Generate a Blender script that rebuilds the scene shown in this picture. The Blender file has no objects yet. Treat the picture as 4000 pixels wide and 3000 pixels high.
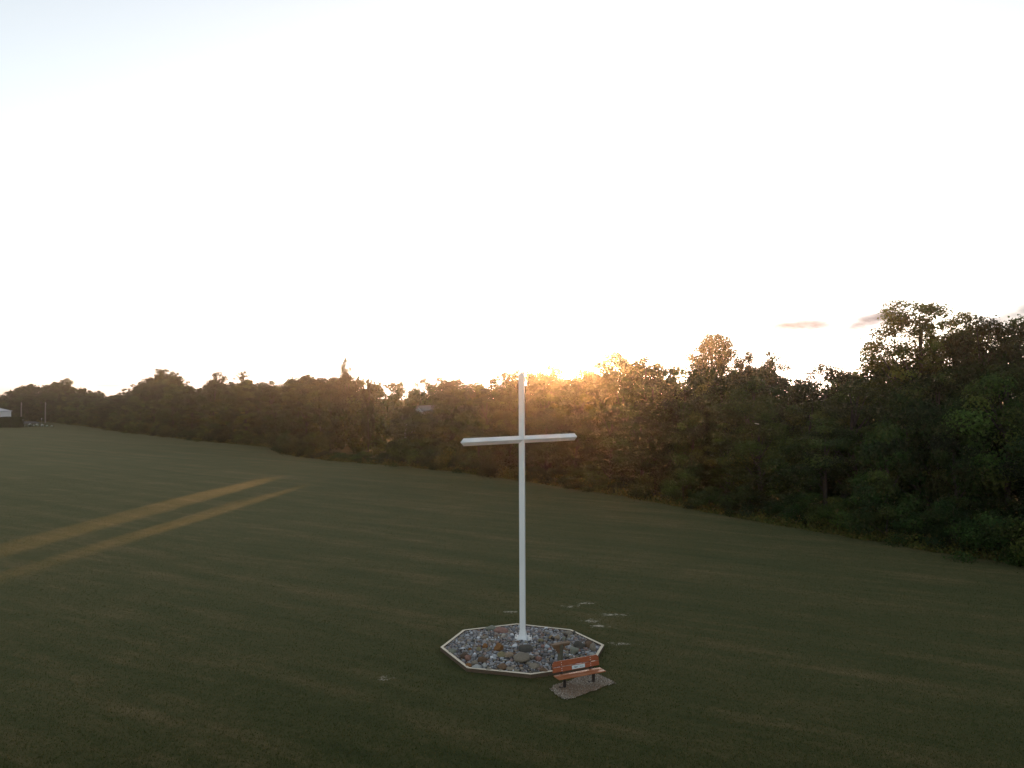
import bpy, bmesh, math, random
import numpy as np
from mathutils import Vector, Matrix, Euler
from mathutils import noise as mnoise

S = bpy.context.scene
COL = S.collection
R = math.radians

# ------------------------------------------------------------------ camera
F = 3043.0          # focal length in photo pixels (4000 x 3000)
CAMH = 10.5
PITCH = math.atan2(30.0, F)      # horizon 30 px below the middle
cam_d = bpy.data.cameras.new('camera')
cam_d.sensor_fit = 'HORIZONTAL'; cam_d.sensor_width = 36.0
cam_d.lens = F / 4000.0 * 36.0
cam_d.clip_start = 0.1; cam_d.clip_end = 6000
cam = bpy.data.objects.new('camera', cam_d); COL.objects.link(cam)
cam.location = (0, 0, CAMH)
cam.rotation_euler = (R(90) + PITCH, 0, 0)
S.camera = cam

def ray(px, py):
    d = Vector((px - 2000.0, F, 1500.0 - py))
    return Matrix.Rotation(PITCH, 3, 'X') @ d

def G(px, py, z=0.0):
    """real point at height z seen at photo pixel (px, py)"""
    d = ray(px, py)
    t = (z - CAMH) / d.z
    return Vector((d.x * t, d.y * t, z))

def PX(x, y):  # column of a ground point
    return 2000 + F * x / y

# ------------------------------------------------------------------ sky, sun, exposure
SUN_EL = 2.3
SUN_AZ = 6.0        # degrees to the right of the view direction
w = bpy.data.worlds.new('World'); S.world = w; w.use_nodes = True
nt = w.node_tree; nt.nodes.clear()
out = nt.nodes.new('ShaderNodeOutputWorld')
bg = nt.nodes.new('ShaderNodeBackground')
sky = nt.nodes.new('ShaderNodeTexSky')
sky.sky_type = 'NISHITA'; sky.sun_disc = False
sky.sun_elevation = R(SUN_EL); sky.sun_rotation = R(SUN_AZ)
sky.altitude = 200; sky.air_density = 1.0; sky.dust_density = 1.2; sky.ozone_density = 1.5
hs = nt.nodes.new('ShaderNodeHueSaturation')
hs.inputs['Saturation'].default_value = 0.40
bg.inputs['Strength'].default_value = 0.15
nt.links.new(sky.outputs[0], hs.inputs['Color'])
# a few thin grey cloud wisps low in the sky, placed by direction
def wn(op, a, b=None):
    x = nt.nodes.new('ShaderNodeMath'); x.operation = op
    for i, v in enumerate((a, b)):
        if v is None: continue
        if isinstance(v, (int, float)): x.inputs[i].default_value = v
        else: nt.links.new(v, x.inputs[i])
    return x.outputs[0]
wtc = nt.nodes.new('ShaderNodeTexCoord'); sep = nt.nodes.new('ShaderNodeSeparateXYZ'); nt.links.new(wtc.outputs['Generated'], sep.inputs[0])
azi = wn('ARCTAN2', sep.outputs[0], sep.outputs[1]); elv = wn('ARCSINE', sep.outputs[2])
cmb = nt.nodes.new('ShaderNodeCombineXYZ'); nt.links.new(azi, cmb.inputs[0]); nt.links.new(wn('MULTIPLY', elv, 3.2), cmb.inputs[1])
cn = nt.nodes.new('ShaderNodeTexNoise'); cn.inputs['Scale'].default_value = 16; cn.inputs['Detail'].default_value = 6; cn.inputs['Roughness'].default_value = 0.55
nt.links.new(cmb.outputs[0], cn.inputs['Vector'])
cacc = None
for (cpx, cpy, cw, ch, tilt, dens) in [(3105, 1278, 170, 30, 0.0, 1.75), (3375, 1262, 95, 32, 0.35, 1.5), (3990, 1222, 120, 30, 0.3, 0.95), (4300, 1180, 260, 40, 0.1, 1.0), (320, 1428, 80, 7, 0.0, 0.2), (760, 1455, 160, 9, 0.0, 0.35), (440, 1505, 80, 9, 0.0, 0.3), (-500, 1380, 300, 22, 0.0, 0.5), (5400, 1150, 400, 40, 0, 1)]:
    d_ = ray(cpx, cpy).normalized(); a0 = math.atan2(d_.x, d_.y); e0 = math.asin(d_.z)
    da = wn('SUBTRACT', azi, a0); de = wn('SUBTRACT', wn('SUBTRACT', elv, e0), wn('MULTIPLY', da, tilt))
    q = wn('ADD', wn('POWER', wn('ABSOLUTE', wn('DIVIDE', da, cw / F)), 2.0), wn('POWER', wn('ABSOLUTE', wn('DIVIDE', de, ch / F)), 2.0))
    v = wn('MULTIPLY', wn('EXPONENT', wn('MULTIPLY', q, -1.0)), dens)
    cacc = v if cacc is None else wn('MAXIMUM', cacc, v)
cm = wn('MULTIPLY', cacc, wn('MAXIMUM', wn('ADD', wn('MULTIPLY', cn.outputs['Fac'], 2.4), -0.35), 0.0))
cex = wn('EXPONENT', wn('MULTIPLY', cm, -2.3))
ccb = nt.nodes.new('ShaderNodeCombineXYZ')
for k_, v_ in enumerate((-2.2, -2.08, -1.85)): nt.links.new(wn('EXPONENT', wn('MULTIPLY', cm, v_)), ccb.inputs[k_])
cmx = nt.nodes.new('ShaderNodeMixRGB'); cmx.blend_type = 'MULTIPLY'; cmx.inputs[0].default_value = 1.0
nt.links.new(hs.outputs[0], cmx.inputs[1]); nt.links.new(ccb.outputs[0], cmx.inputs[2])
nt.links.new(cmx.outputs[0], bg.inputs['Color'])
nt.links.new(bg.outputs[0], out.inputs[0])

sd = bpy.data.lights.new('sun', 'SUN')
sd.energy = 2.4; sd.angle = R(0.7); sd.color = (1.0, 0.48, 0.17)
sun = bpy.data.objects.new('sun', sd); COL.objects.link(sun)
tosun = Vector((math.sin(R(SUN_AZ)) * math.cos(R(SUN_EL)), math.cos(R(SUN_AZ)) * math.cos(R(SUN_EL)), math.sin(R(SUN_EL))))
sun.rotation_euler = tosun.to_track_quat('Z', 'Y').to_euler()
sun.location = (20, 200, 60)

S.view_settings.view_transform = 'Standard'
S.view_settings.look = 'None'
S.view_settings.exposure = 2.2
S.view_settings.gamma = 1.0
S.view_settings.use_curve_mapping = False

# ------------------------------------------------------------------ helpers
def link(o, parent=None):
    COL.objects.link(o)
    if parent is not None:
        o.parent = parent
    return o

def tag(o, label=None, cat=None, group=None, kind=None):
    if label: o['label'] = label
    if cat: o['category'] = cat
    if group: o['group'] = group
    if kind: o['kind'] = kind
    return o

def empty(name, loc, rz=0.0, label=None, cat=None, group=None):
    o = bpy.data.objects.new(name, None)
    o.empty_display_size = 0.3
    o.location = loc; o.rotation_euler = (0, 0, rz)
    link(o)
    return tag(o, label, cat, group)

def mesh_np(name, verts, faces, mat=None, smooth=False, tint=None):
    """verts (N,3); faces (M,k); tint per face -> point attribute"""
    me = bpy.data.meshes.new(name)
    verts = np.asarray(verts, dtype=np.float32); faces = np.asarray(faces, dtype=np.int32)
    me.vertices.add(len(verts)); me.vertices.foreach_set('co', verts.ravel())
    k = faces.shape[1]
    me.loops.add(faces.size); me.loops.foreach_set('vertex_index', faces.ravel())
    me.polygons.add(len(faces))
    me.polygons.foreach_set('loop_start', np.arange(0, faces.size, k, dtype=np.int32))
    me.polygons.foreach_set('loop_total', np.full(len(faces), k, dtype=np.int32))
    if smooth:
        me.polygons.foreach_set('use_smooth', np.ones(len(faces), dtype=bool))
    me.update(calc_edges=True)
    if tint is not None:
        a = me.attributes.new('tint', 'FLOAT_COLOR', 'POINT')
        t = np.ones((len(verts), 4), dtype=np.float32); t[:, :3] = tint
        a.data.foreach_set('color', t.ravel())
    if mat: me.materials.append(mat)
    return me

def bm_obj(name, bm, mat, parent=None, smooth=False, bevel=0.0):
    if bevel:
        bmesh.ops.bevel(bm, geom=list(bm.edges), offset=bevel, segments=1, affect='EDGES')
    bmesh.ops.recalc_face_normals(bm, faces=bm.faces)
    me = bpy.data.meshes.new(name); bm.to_mesh(me); bm.free()
    if smooth:
        for p in me.polygons: p.use_smooth = True
    me.materials.append(mat)
    return link(bpy.data.objects.new(name, me), parent)

def box(bm, c, s, rot=None):
    m = Matrix.Translation(Vector(c))
    if rot is not None: m = m @ rot.to_4x4()
    m = m @ Matrix.Diagonal((s[0], s[1], s[2], 1))
    return bmesh.ops.create_cube(bm, size=1.0, matrix=m)

def prism(bm, poly, axis_pts):
    """extrude a closed list of 3D points by vector"""
    a = [bm.verts.new(Vector(p)) for p in poly]
    b = [bm.verts.new(Vector(p) + Vector(axis_pts)) for p in poly]
    n = len(a)
    bm.faces.new(a); bm.faces.new(b[::-1])
    for i in range(n):
        bm.faces.new((a[i], b[i], b[(i + 1) % n], a[(i + 1) % n]))

def tube(bm, pts, rads, seg=8):
    rings = []
    for i, (p, r) in enumerate(zip(pts, rads)):
        p = Vector(p)
        d = (Vector(pts[min(i + 1, len(pts) - 1)]) - Vector(pts[max(i - 1, 0)])).normalized()
        u = d.orthogonal().normalized(); v = d.cross(u)
        rings.append([bm.verts.new(p + (u * math.cos(2 * math.pi * k / seg) + v * math.sin(2 * math.pi * k / seg)) * r) for k in range(seg)])
    for a, b in zip(rings[:-1], rings[1:]):
        # match ring rotation
        off = min(range(seg), key=lambda o: (a[0].co - b[o].co).length)
        for k in range(seg):
            bm.faces.new((a[k], a[(k + 1) % seg], b[(k + 1 + off) % seg], b[(k + off) % seg]))
    bm.faces.new(rings[0][::-1]); bm.faces.new(rings[-1])

# ------------------------------------------------------------------ materials
def new_mat(name):
    m = bpy.data.materials.new(name); m.use_nodes = True
    n = m.node_tree; b = n.nodes['Principled BSDF']
    return m, n, b

def N(n, t, **kw):
    x = n.nodes.new(t)
    for k, v in kw.items(): setattr(x, k, v)
    return x

def ramp(n, stops, interp='LINEAR'):
    r = n.nodes.new('ShaderNodeValToRGB'); r.color_ramp.interpolation = interp
    e = r.color_ramp.elements
    e[0].position, e[0].color = stops[0][0], (*stops[0][1], 1)
    e[1].position, e[1].color = stops[-1][0], (*stops[-1][1], 1)
    for p, c in stops[1:-1]:
        q = e.new(p); q.color = (*c, 1)
    return r

def noise_node(n, scale, detail=4, rough=0.55, vec=None):
    t = n.nodes.new('ShaderNodeTexNoise')
    t.inputs['Scale'].default_value = scale; t.inputs['Detail'].default_value = detail
    t.inputs['Roughness'].default_value = rough
    if vec is not None: n.links.new(vec, t.inputs['Vector'])
    return t

def noisy(name, stops, scale, rough=0.8, bump=0.3, bscale=None, stretch=None, coord='Object', bdist=0.01):
    m, n, b = new_mat(name)
    tc = N(n, 'ShaderNodeTexCoord'); v = tc.outputs[coord]
    if stretch:
        mp = N(n, 'ShaderNodeMapping'); mp.inputs['Scale'].default_value = stretch
        n.links.new(v, mp.inputs['Vector']); v = mp.outputs[0]
    t = noise_node(n, scale, 6, 0.6, v)
    r = ramp(n, stops); n.links.new(t.outputs['Fac'], r.inputs[0])
    n.links.new(r.outputs[0], b.inputs['Base Color'])
    b.inputs['Roughness'].default_value = rough
    if bump:
        t2 = noise_node(n, bscale or scale * 3, 4, 0.6, v)
        bp = N(n, 'ShaderNodeBump'); bp.inputs['Strength'].default_value = bump; bp.inputs['Distance'].default_value = bdist
        n.links.new(t2.outputs['Fac'], bp.inputs['Height']); n.links.new(bp.outputs[0], b.inputs['Normal'])
    return m

# white painted cross with faint weather streaks
M_WHITE = noisy('white_paint', [(0.3, (0.70, 0.73, 0.75)), (0.7, (0.82, 0.85, 0.87))], 1.5, 0.42, 0.05, 30, (1, 1, 0.25))
M_GALV = noisy('galvanised_white', [(0.3, (0.85, 0.87, 0.87)), (0.7, (0.93, 0.93, 0.93))], 12, 0.3, 0.05)
M_DARK = noisy('black_metal', [(0.3, (0.012, 0.010, 0.009)), (0.7, (0.028, 0.02, 0.016))], 8, 0.5, 0.1)
M_TIMBER = noisy('pale_timber', [(0.2, (0.40, 0.34, 0.25)), (0.45, (0.62, 0.55, 0.42)), (0.8, (0.74, 0.66, 0.52))], 2.2, 0.8, 0.5, 30, (1, 9, 9), bdist=0.004)
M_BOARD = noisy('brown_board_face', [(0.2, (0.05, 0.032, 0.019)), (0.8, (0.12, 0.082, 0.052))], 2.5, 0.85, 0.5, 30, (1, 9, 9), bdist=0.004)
M_STAIN = noisy('orange_stained_wood', [(0.15, (0.10, 0.018, 0.006)), (0.42, (0.26, 0.058, 0.018)), (0.62, (0.34, 0.085, 0.028)), (0.85, (0.42, 0.14, 0.06))], 3.0, 0.42, 0.4, 30, (1, 12, 12), bdist=0.003)
M_SEAT = noisy('worn_stained_wood', [(0.15, (0.19, 0.045, 0.014)), (0.45, (0.32, 0.10, 0.035)), (0.8, (0.46, 0.20, 0.09))], 3.0, 0.38, 0.4, 30, (1, 12, 12), bdist=0.003)
M_BROWN = noisy('brown_timber', [(0.2, (0.06, 0.03, 0.012)), (0.8, (0.18, 0.10, 0.05))], 3, 0.75, 0.4, 25, (1, 8, 8), bdist=0.004)
M_CAPW = noisy('weathered_brown_timber', [(0.2, (0.12, 0.075, 0.045)), (0.8, (0.25, 0.17, 0.11))], 3, 0.8, 0.4, 25, (1, 8, 8), bdist=0.004)
M_GREYW = noisy('grey_timber', [(0.2, (0.07, 0.065, 0.045)), (0.8, (0.15, 0.14, 0.10))], 3, 0.85, 0.4, 25, (8, 8, 1), bdist=0.004)
M_SIGN = noisy('pale_blue_plaque', [(0.3, (0.50, 0.60, 0.64)), (0.7, (0.58, 0.67, 0.70))], 4, 0.35, 0)
M_INK = noisy('dark_lettering', [(0.3, (0.012, 0.03, 0.035)), (0.7, (0.02, 0.04, 0.045))], 4, 0.5, 0)
M_BARK = noisy('bark', [(0.3, (0.016, 0.012, 0.009)), (0.7, (0.055, 0.043, 0.033))], 4, 0.95, 0.8, 10, (4, 4, 0.7), bdist=0.05)
M_SOIL = noisy('dark_soil', [(0.3, (0.015, 0.013, 0.012)), (0.7, (0.05, 0.045, 0.04))], 9, 0.95, 0.5, 40, bdist=0.02)
M_HOUSE = noisy('white_siding', [(0.3, (0.70, 0.72, 0.74)), (0.7, (0.82, 0.83, 0.85))], 2, 0.6, 0)
M_ROOF = noisy('pale_metal_roof', [(0.3, (0.40, 0.41, 0.43)), (0.7, (0.52, 0.53, 0.55))], 6, 0.9, 0.3)
M_GLASS = noisy('dark_window_glass', [(0.3, (0.012, 0.016, 0.02)), (0.7, (0.03, 0.035, 0.04))], 2, 0.08, 0)
M_ROAD = noisy('asphalt', [(0.3, (0.045, 0.047, 0.05)), (0.7, (0.075, 0.078, 0.08))], 3, 0.9, 0.2)
M_POLE = noisy('weathered_pole_wood', [(0.3, (0.16, 0.145, 0.13)), (0.7, (0.27, 0.25, 0.23))], 3, 0.9, 0.2, 10, (4, 4, .5))
M_BLOOM = noisy('white_blooms', [(0.3, (0.5, 0.56, 0.52)), (0.7, (0.8, 0.84, 0.8))], 10, 0.9, 0.2)

def tint_mat(name, rough=0.85, spec=0.3, transl=0.0, objvar=0.0, speckle=0.0):
    m, n, b = new_mat(name)
    a = N(n, 'ShaderNodeAttribute'); a.attribute_name = 'tint'
    c = a.outputs['Color']
    if speckle:
        tc = N(n, 'ShaderNodeTexCoord')
        t = noise_node(n, 24, 5, 0.7, tc.outputs['Object'])
        r = ramp(n, [(0.25, (1.12 - speckle,) * 3), (0.75, (1.12 + speckle,) * 3)])
        n.links.new(t.outputs['Fac'], r.inputs[0])
        mx = N(n, 'ShaderNodeMixRGB', blend_type='MULTIPLY'); mx.inputs[0].default_value = 1
        n.links.new(c, mx.inputs[1]); n.links.new(r.outputs[0], mx.inputs[2]); c = mx.outputs[0]
    if objvar:
        oi = N(n, 'ShaderNodeObjectInfo')
        r = ramp(n, [(0.0, (0.42, 0.58, 0.50)), (0.25, (0.95, 1.12, 0.9)), (0.5, (0.60, 0.62, 0.62)), (0.75, (1.6, 1.42, 0.9)), (1.0, (1.15, 1.32, 0.95))])
        n.links.new(oi.outputs['Random'], r.inputs[0])
        mx = N(n, 'ShaderNodeMixRGB', blend_type='MULTIPLY'); mx.inputs[0].default_value = objvar
        n.links.new(c, mx.inputs[1]); n.links.new(r.outputs[0], mx.inputs[2]); c = mx.outputs[0]
    n.links.new(c, b.inputs['Base Color'])
    b.inputs['Roughness'].default_value = rough
    b.inputs['Specular IOR Level'].default_value = spec
    if transl:
        tr = N(n, 'ShaderNodeBsdfTranslucent'); ad = N(n, 'ShaderNodeMixShader'); ad.inputs[0].default_value = transl
        mx = N(n, 'ShaderNodeMixRGB', blend_type='MULTIPLY'); mx.inputs[0].default_value = 1
        mx.inputs[2].default_value = (1.6, 1.55, 0.5, 1)
        n.links.new(c, mx.inputs[1]); n.links.new(mx.outputs[0], tr.inputs['Color'])
        o = n.nodes['Material Output']
        n.links.new(b.outputs[0], ad.inputs[1]); n.links.new(tr.outputs[0], ad.inputs[2]); n.links.new(ad.outputs[0], o.inputs[0])
    return m

M_LEAF = tint_mat('foliage', 0.8, 0.12, 0.24, 1.0)
M_BLADE = tint_mat('grass_blades', 0.9, 0.03, 0.25)
M_STONE = tint_mat('field_stone', 0.92, 0.15, 0, 0, 0.35)

# ------------------------------------------------------------------ ground
def grass_material():
    m, n, b = new_mat('mown_grass')
    tc = N(n, 'ShaderNodeTexCoord'); P = tc.outputs['Object']
    # mowing direction about -38 degrees
    mp = N(n, 'ShaderNodeMapping', vector_type='TEXTURE'); mp.inputs['Rotation'].default_value = (0, 0, R(-36)); mp.inputs['Scale'].default_value = (13, 0.7, 1)
    n.links.new(P, mp.inputs['Vector'])
    mp2 = N(n, 'ShaderNodeMapping', vector_type='TEXTURE'); mp2.inputs['Rotation'].default_value = (0, 0, R(-24)); mp2.inputs['Scale'].default_value = (8, 0.6, 1)
    n.links.new(P, mp2.inputs['Vector'])
    big = noise_node(n, 0.35, 5, 0.6, mp.outputs[0])
    mid = noise_node(n, 0.8, 5, 0.65, mp2.outputs[0])
    iso = noise_node(n, 0.28, 6, 0.65, P)
    fine = noise_node(n, 3.2, 8, 0.8, P)
    def math_(op, a, c):
        x = N(n, 'ShaderNodeMath', operation=op)
        for i, v in enumerate((a, c)):
            if isinstance(v, (int, float)): x.inputs[i].default_value = v
            else: n.links.new(v, x.inputs[i])
        return x.outputs[0]
    def cen(x, k): return math_('MULTIPLY', math_('SUBTRACT', x.outputs['Fac'], 0.5), k)
    s = math_('ADD', math_('ADD', cen(big, 0.5), cen(mid, 0.42)), math_('ADD', cen(iso, 0.32), cen(fine, 0.5)))
    s = math_('ADD', s, 0.5)
    r = ramp(n, [(0.28, (0.010, 0.017, 0.004)), (0.42, (0.022, 0.029, 0.008)), (0.52, (0.036, 0.036, 0.012)), (0.63, (0.066, 0.051, 0.022)), (0.80, (0.13, 0.10, 0.055))])
    n.links.new(s, r.inputs[0])
    # fine speckle of blades
    sp = noise_node(n, 11, 5, 0.85, P)
    r2 = ramp(n, [(0.32, (0.65, 0.66, 0.65)), (0.68, (1.4, 1.38, 1.32))]); n.links.new(sp.outputs['Fac'], r2.inputs[0])
    mx = N(n, 'ShaderNodeMixRGB', blend_type='MULTIPLY'); mx.inputs[0].default_value = 1
    n.links.new(r.outputs[0], mx.inputs[1]); n.links.new(r2.outputs[0], mx.inputs[2])
    col = mx.outputs[0]
    # bare, worn patches of pale soil
    pn = noise_node(n, 3.5, 8, 0.85, P)
    acc = None
    for (px, py, wd, dp) in PATCHES:
        c = G(px, py)
        sb = N(n, 'ShaderNodeVectorMath', operation='SUBTRACT'); n.links.new(P, sb.inputs[0]); sb.inputs[1].default_value = c
        dv = N(n, 'ShaderNodeVectorMath', operation='MULTIPLY'); n.links.new(sb.outputs[0], dv.inputs[0]); dv.inputs[1].default_value = (1 / wd, 1 / dp, 0)
        ln = N(n, 'ShaderNodeVectorMath', operation='LENGTH'); n.links.new(dv.outputs[0], ln.inputs[0])
        v = math_('SUBTRACT', 1.0, ln.outputs['Value'])
        acc = v if acc is None else math_('MAXIMUM', acc, v)
    acc = math_('ADD', math_('MULTIPLY', math_('MAXIMUM', acc, -3.0), 0.5), math_('SUBTRACT', math_('MULTIPLY', pn.outputs['Fac'], 5.0), 2.5))
    ms = ramp(n, [(0.36, (0, 0, 0)), (0.56, (1, 1, 1))]); n.links.new(acc, ms.inputs[0])
    mx2 = N(n, 'ShaderNodeMixRGB'); n.links.new(ms.outputs[0], mx2.inputs[0]); n.links.new(col, mx2.inputs[1]); mx2.inputs[2].default_value = (0.36, 0.325, 0.275, 1)
    n.links.new(mx2.outputs[0], b.inputs['Base Color'])
    b.inputs['Roughness'].default_value = 1.0; b.inputs['Specular IOR Level'].default_value = 0.05
    b.inputs['Sheen Weight'].default_value = 0.14; b.inputs['Sheen Roughness'].default_value = 0.5
    b.inputs['Sheen Tint'].default_value = (0.57, 0.55, 0.30, 1)
    bp = N(n, 'ShaderNodeBump'); bp.inputs['Strength'].default_value = 0.3; bp.inputs['Distance'].default_value = 0.02
    n.links.new(sp.outputs['Fac'], bp.inputs['Height']); n.links.new(bp.outputs[0], b.inputs['Normal'])
    return m

PATCHES = [(1991, 2391, 0.30, 0.30), (2226, 2368, 0.5, 0.30), (2284, 2356, 0.6, 0.34), (2387, 2401, 0.9, 0.32),
           (2311, 2427, 0.6, 0.42), (2351, 2446, 0.6, 0.36), (2430, 2513, 0.75, 0.22), (1502, 2648, 0.42, 0.24),]
M_GRASS = grass_material()

GR = 1000.0
def ground():
    # fine in the middle, coarse outwards; gentle unevenness
    xs = np.concatenate([np.linspace(-GR, -160, 12), np.linspace(-150, 60, 106), np.linspace(70, GR, 14)])
    ys = np.concatenate([np.linspace(-GR, -10, 12), np.linspace(0, 260, 131), np.linspace(275, GR, 12)])
    X, Y = np.meshgrid(xs, ys)
    Z = np.zeros_like(X)
    for j in range(X.shape[0]):
        for i in range(X.shape[1]):
            x, y = X[j, i], Y[j, i]
            d = math.hypot(x - 0.8, y - 31)
            k = min(1, max(0, (d - 6) / 12))
            if abs(x) < 400 and 0 < y < 400:
                Z[j, i] = 0.10 * k * mnoise.noise(Vector((x * 0.06, y * 0.06, 0)))
    Vv = np.stack([X.ravel(), Y.ravel(), Z.ravel()], 1)
    nx = len(xs); a = (np.arange(len(ys) - 1)[:, None] * nx + np.arange(nx - 1)[None]).ravel()
    Fq = np.stack([a, a + 1, a + nx + 1, a + nx], 1)
    o = link(bpy.data.objects.new('ground', mesh_np('ground', Vv, Fq, M_GRASS, True)))
    tag(o, 'wide mown grass field, olive green with tan streaks', kind='structure')
ground()

# ------------------------------------------------------------------ wood edge
EDGE_PX = [(-420, 1655), (0, 1645), (200, 1649), (330, 1664), (500, 1689), (807, 1724), (1092, 1749), (1110, 1772), (1300, 1799), (1586, 1822),
           (1770, 1840), (2000, 1873), (2316, 1920), (2452, 1942), (2700, 1985), (3000, 2042), (3247, 2080), (3558, 2135), (4000, 2205), (4500, 2300), (5200, 2480)]
EDGE = [G(*p) for p in EDGE_PX]
SKY_PX = [(-500, 1520), (0, 1530), (60, 1500), (150, 1492), (260, 1480), (330, 1500), (400, 1535), (470, 1530), (510, 1515), (560, 1480), (640, 1455), (700, 1470), (780, 1508), (850, 1465),
          (910, 1492), (950, 1458), (1000, 1478), (1060, 1465), (1100, 1490), (1160, 1443), (1260, 1435), (1300, 1452), (1400, 1448), (1480, 1450), (1560, 1487), (1600, 1487), (1700, 1472),
          (1790, 1478), (1850, 1490), (1900, 1465), (1980, 1450), (2040, 1437), (2200, 1424), (2290, 1408), (2390, 1388), (2490, 1374), (2600, 1388), (2700, 1402), (2860, 1405),
          (2905, 1390), (2960, 1405), (3060, 1430), (3160, 1465), (3210, 1440), (3300, 1375), (3370, 1385), (3440, 1345), (3520, 1350), (3700, 1330), (3850, 1260), (3930, 1240), (4000, 1262), (5200, 1200)]
def skyline(px):
    return float(np.interp(px, [p[0] for p in SKY_PX], [p[1] for p in SKY_PX]))
SLOPE = math.tan(R(SUN_AZ))
# sunlit strips on the field: lanes through the wood along the sun's direction, as (centre, half width)
LANES = [(-39.2, 2.2), (-33.0, 1.6), (-50.9, 0.4)]
LANE_Z = [1.2, 2.0, 1.6]     # low scrub that stays under the sunlit gaps
def lane_clear(x, y, r):
    c = x - SLOPE * y
    return all(abs(c - l) > h + r for l, h in LANES[:2])

edge_cum = [0.0]
for a, b in zip(EDGE[:-1], EDGE[1:]): edge_cum.append(edge_cum[-1] + (b - a).length)
def edge_at(s, back):
    for i in range(len(EDGE) - 1):
        if s <= edge_cum[i + 1] or i == len(EDGE) - 2:
            a, b = EDGE[i], EDGE[i + 1]
            t = (s - edge_cum[i]) / (edge_cum[i + 1] - edge_cum[i])
            p = a.lerp(b, t)
            d = Vector((181, -175, 0)).normalized()
            nrm = Vector((-d.y, d.x, 0))
            return p + nrm * back

# ------------------------------------------------------------------ foliage builders
LEAF_COLS = np.array([(0.018, 0.036, 0.012), (0.025, 0.045, 0.013), (0.034, 0.056, 0.017), (0.021, 0.034, 0.015), (0.042, 0.051, 0.016), (0.028, 0.042, 0.014)])
def unit(v): return v / np.maximum(np.linalg.norm(v, axis=-1, keepdims=True), 1e-9)

def leaves(rng, centers, dirs, size, cols):
    """rhombic leaf sprays: four-cornered, slightly folded"""
    n = len(centers)
    nor = unit(dirs * 1.0 + rng.normal(size=(n, 3)) * 0.38)
    t = unit(np.cross(nor, rng.normal(size=(n, 3))))
    b = np.cross(nor, t)
    L = size * rng.uniform(0.6, 1.4, (n, 1)); W = L * rng.uniform(0.45, 0.8, (n, 1))
    fold = nor * L * rng.uniform(-0.2, 0.25, (n, 1))
    v = np.stack([centers - t * L * .5, centers + b * W * .5 + fold, centers + t * L * .5, centers - b * W * .5 + fold], 1).reshape(-1, 3)
    f = np.arange(n * 4).reshape(n, 4)
    return v, f, np.repeat(cols, 4, axis=0)

def crown_radius(shape, t):
    if shape == 'dome': return math.sin(math.pi * min(1, (0.16 + 0.84 * t)) ** 1.05) ** 0.6 if t < 1 else 0
    if shape == 'round': return math.sqrt(max(0, 1 - (2 * t - 0.92) ** 2 / 1.2))
    if shape == 'column': return 0.75 * math.sin(math.pi * (0.12 + 0.86 * t)) ** 0.45
    if shape == 'spire': return 0.85 * (1 - t) ** 0.8 + 0.07
    if shape == 'fan': return 0.35 + 0.65 * math.sin(math.pi * min(1, 0.1 + 0.8 * t))
    if shape == 'shrub': return math.sqrt(max(0, 1 - t * t)) 

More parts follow.
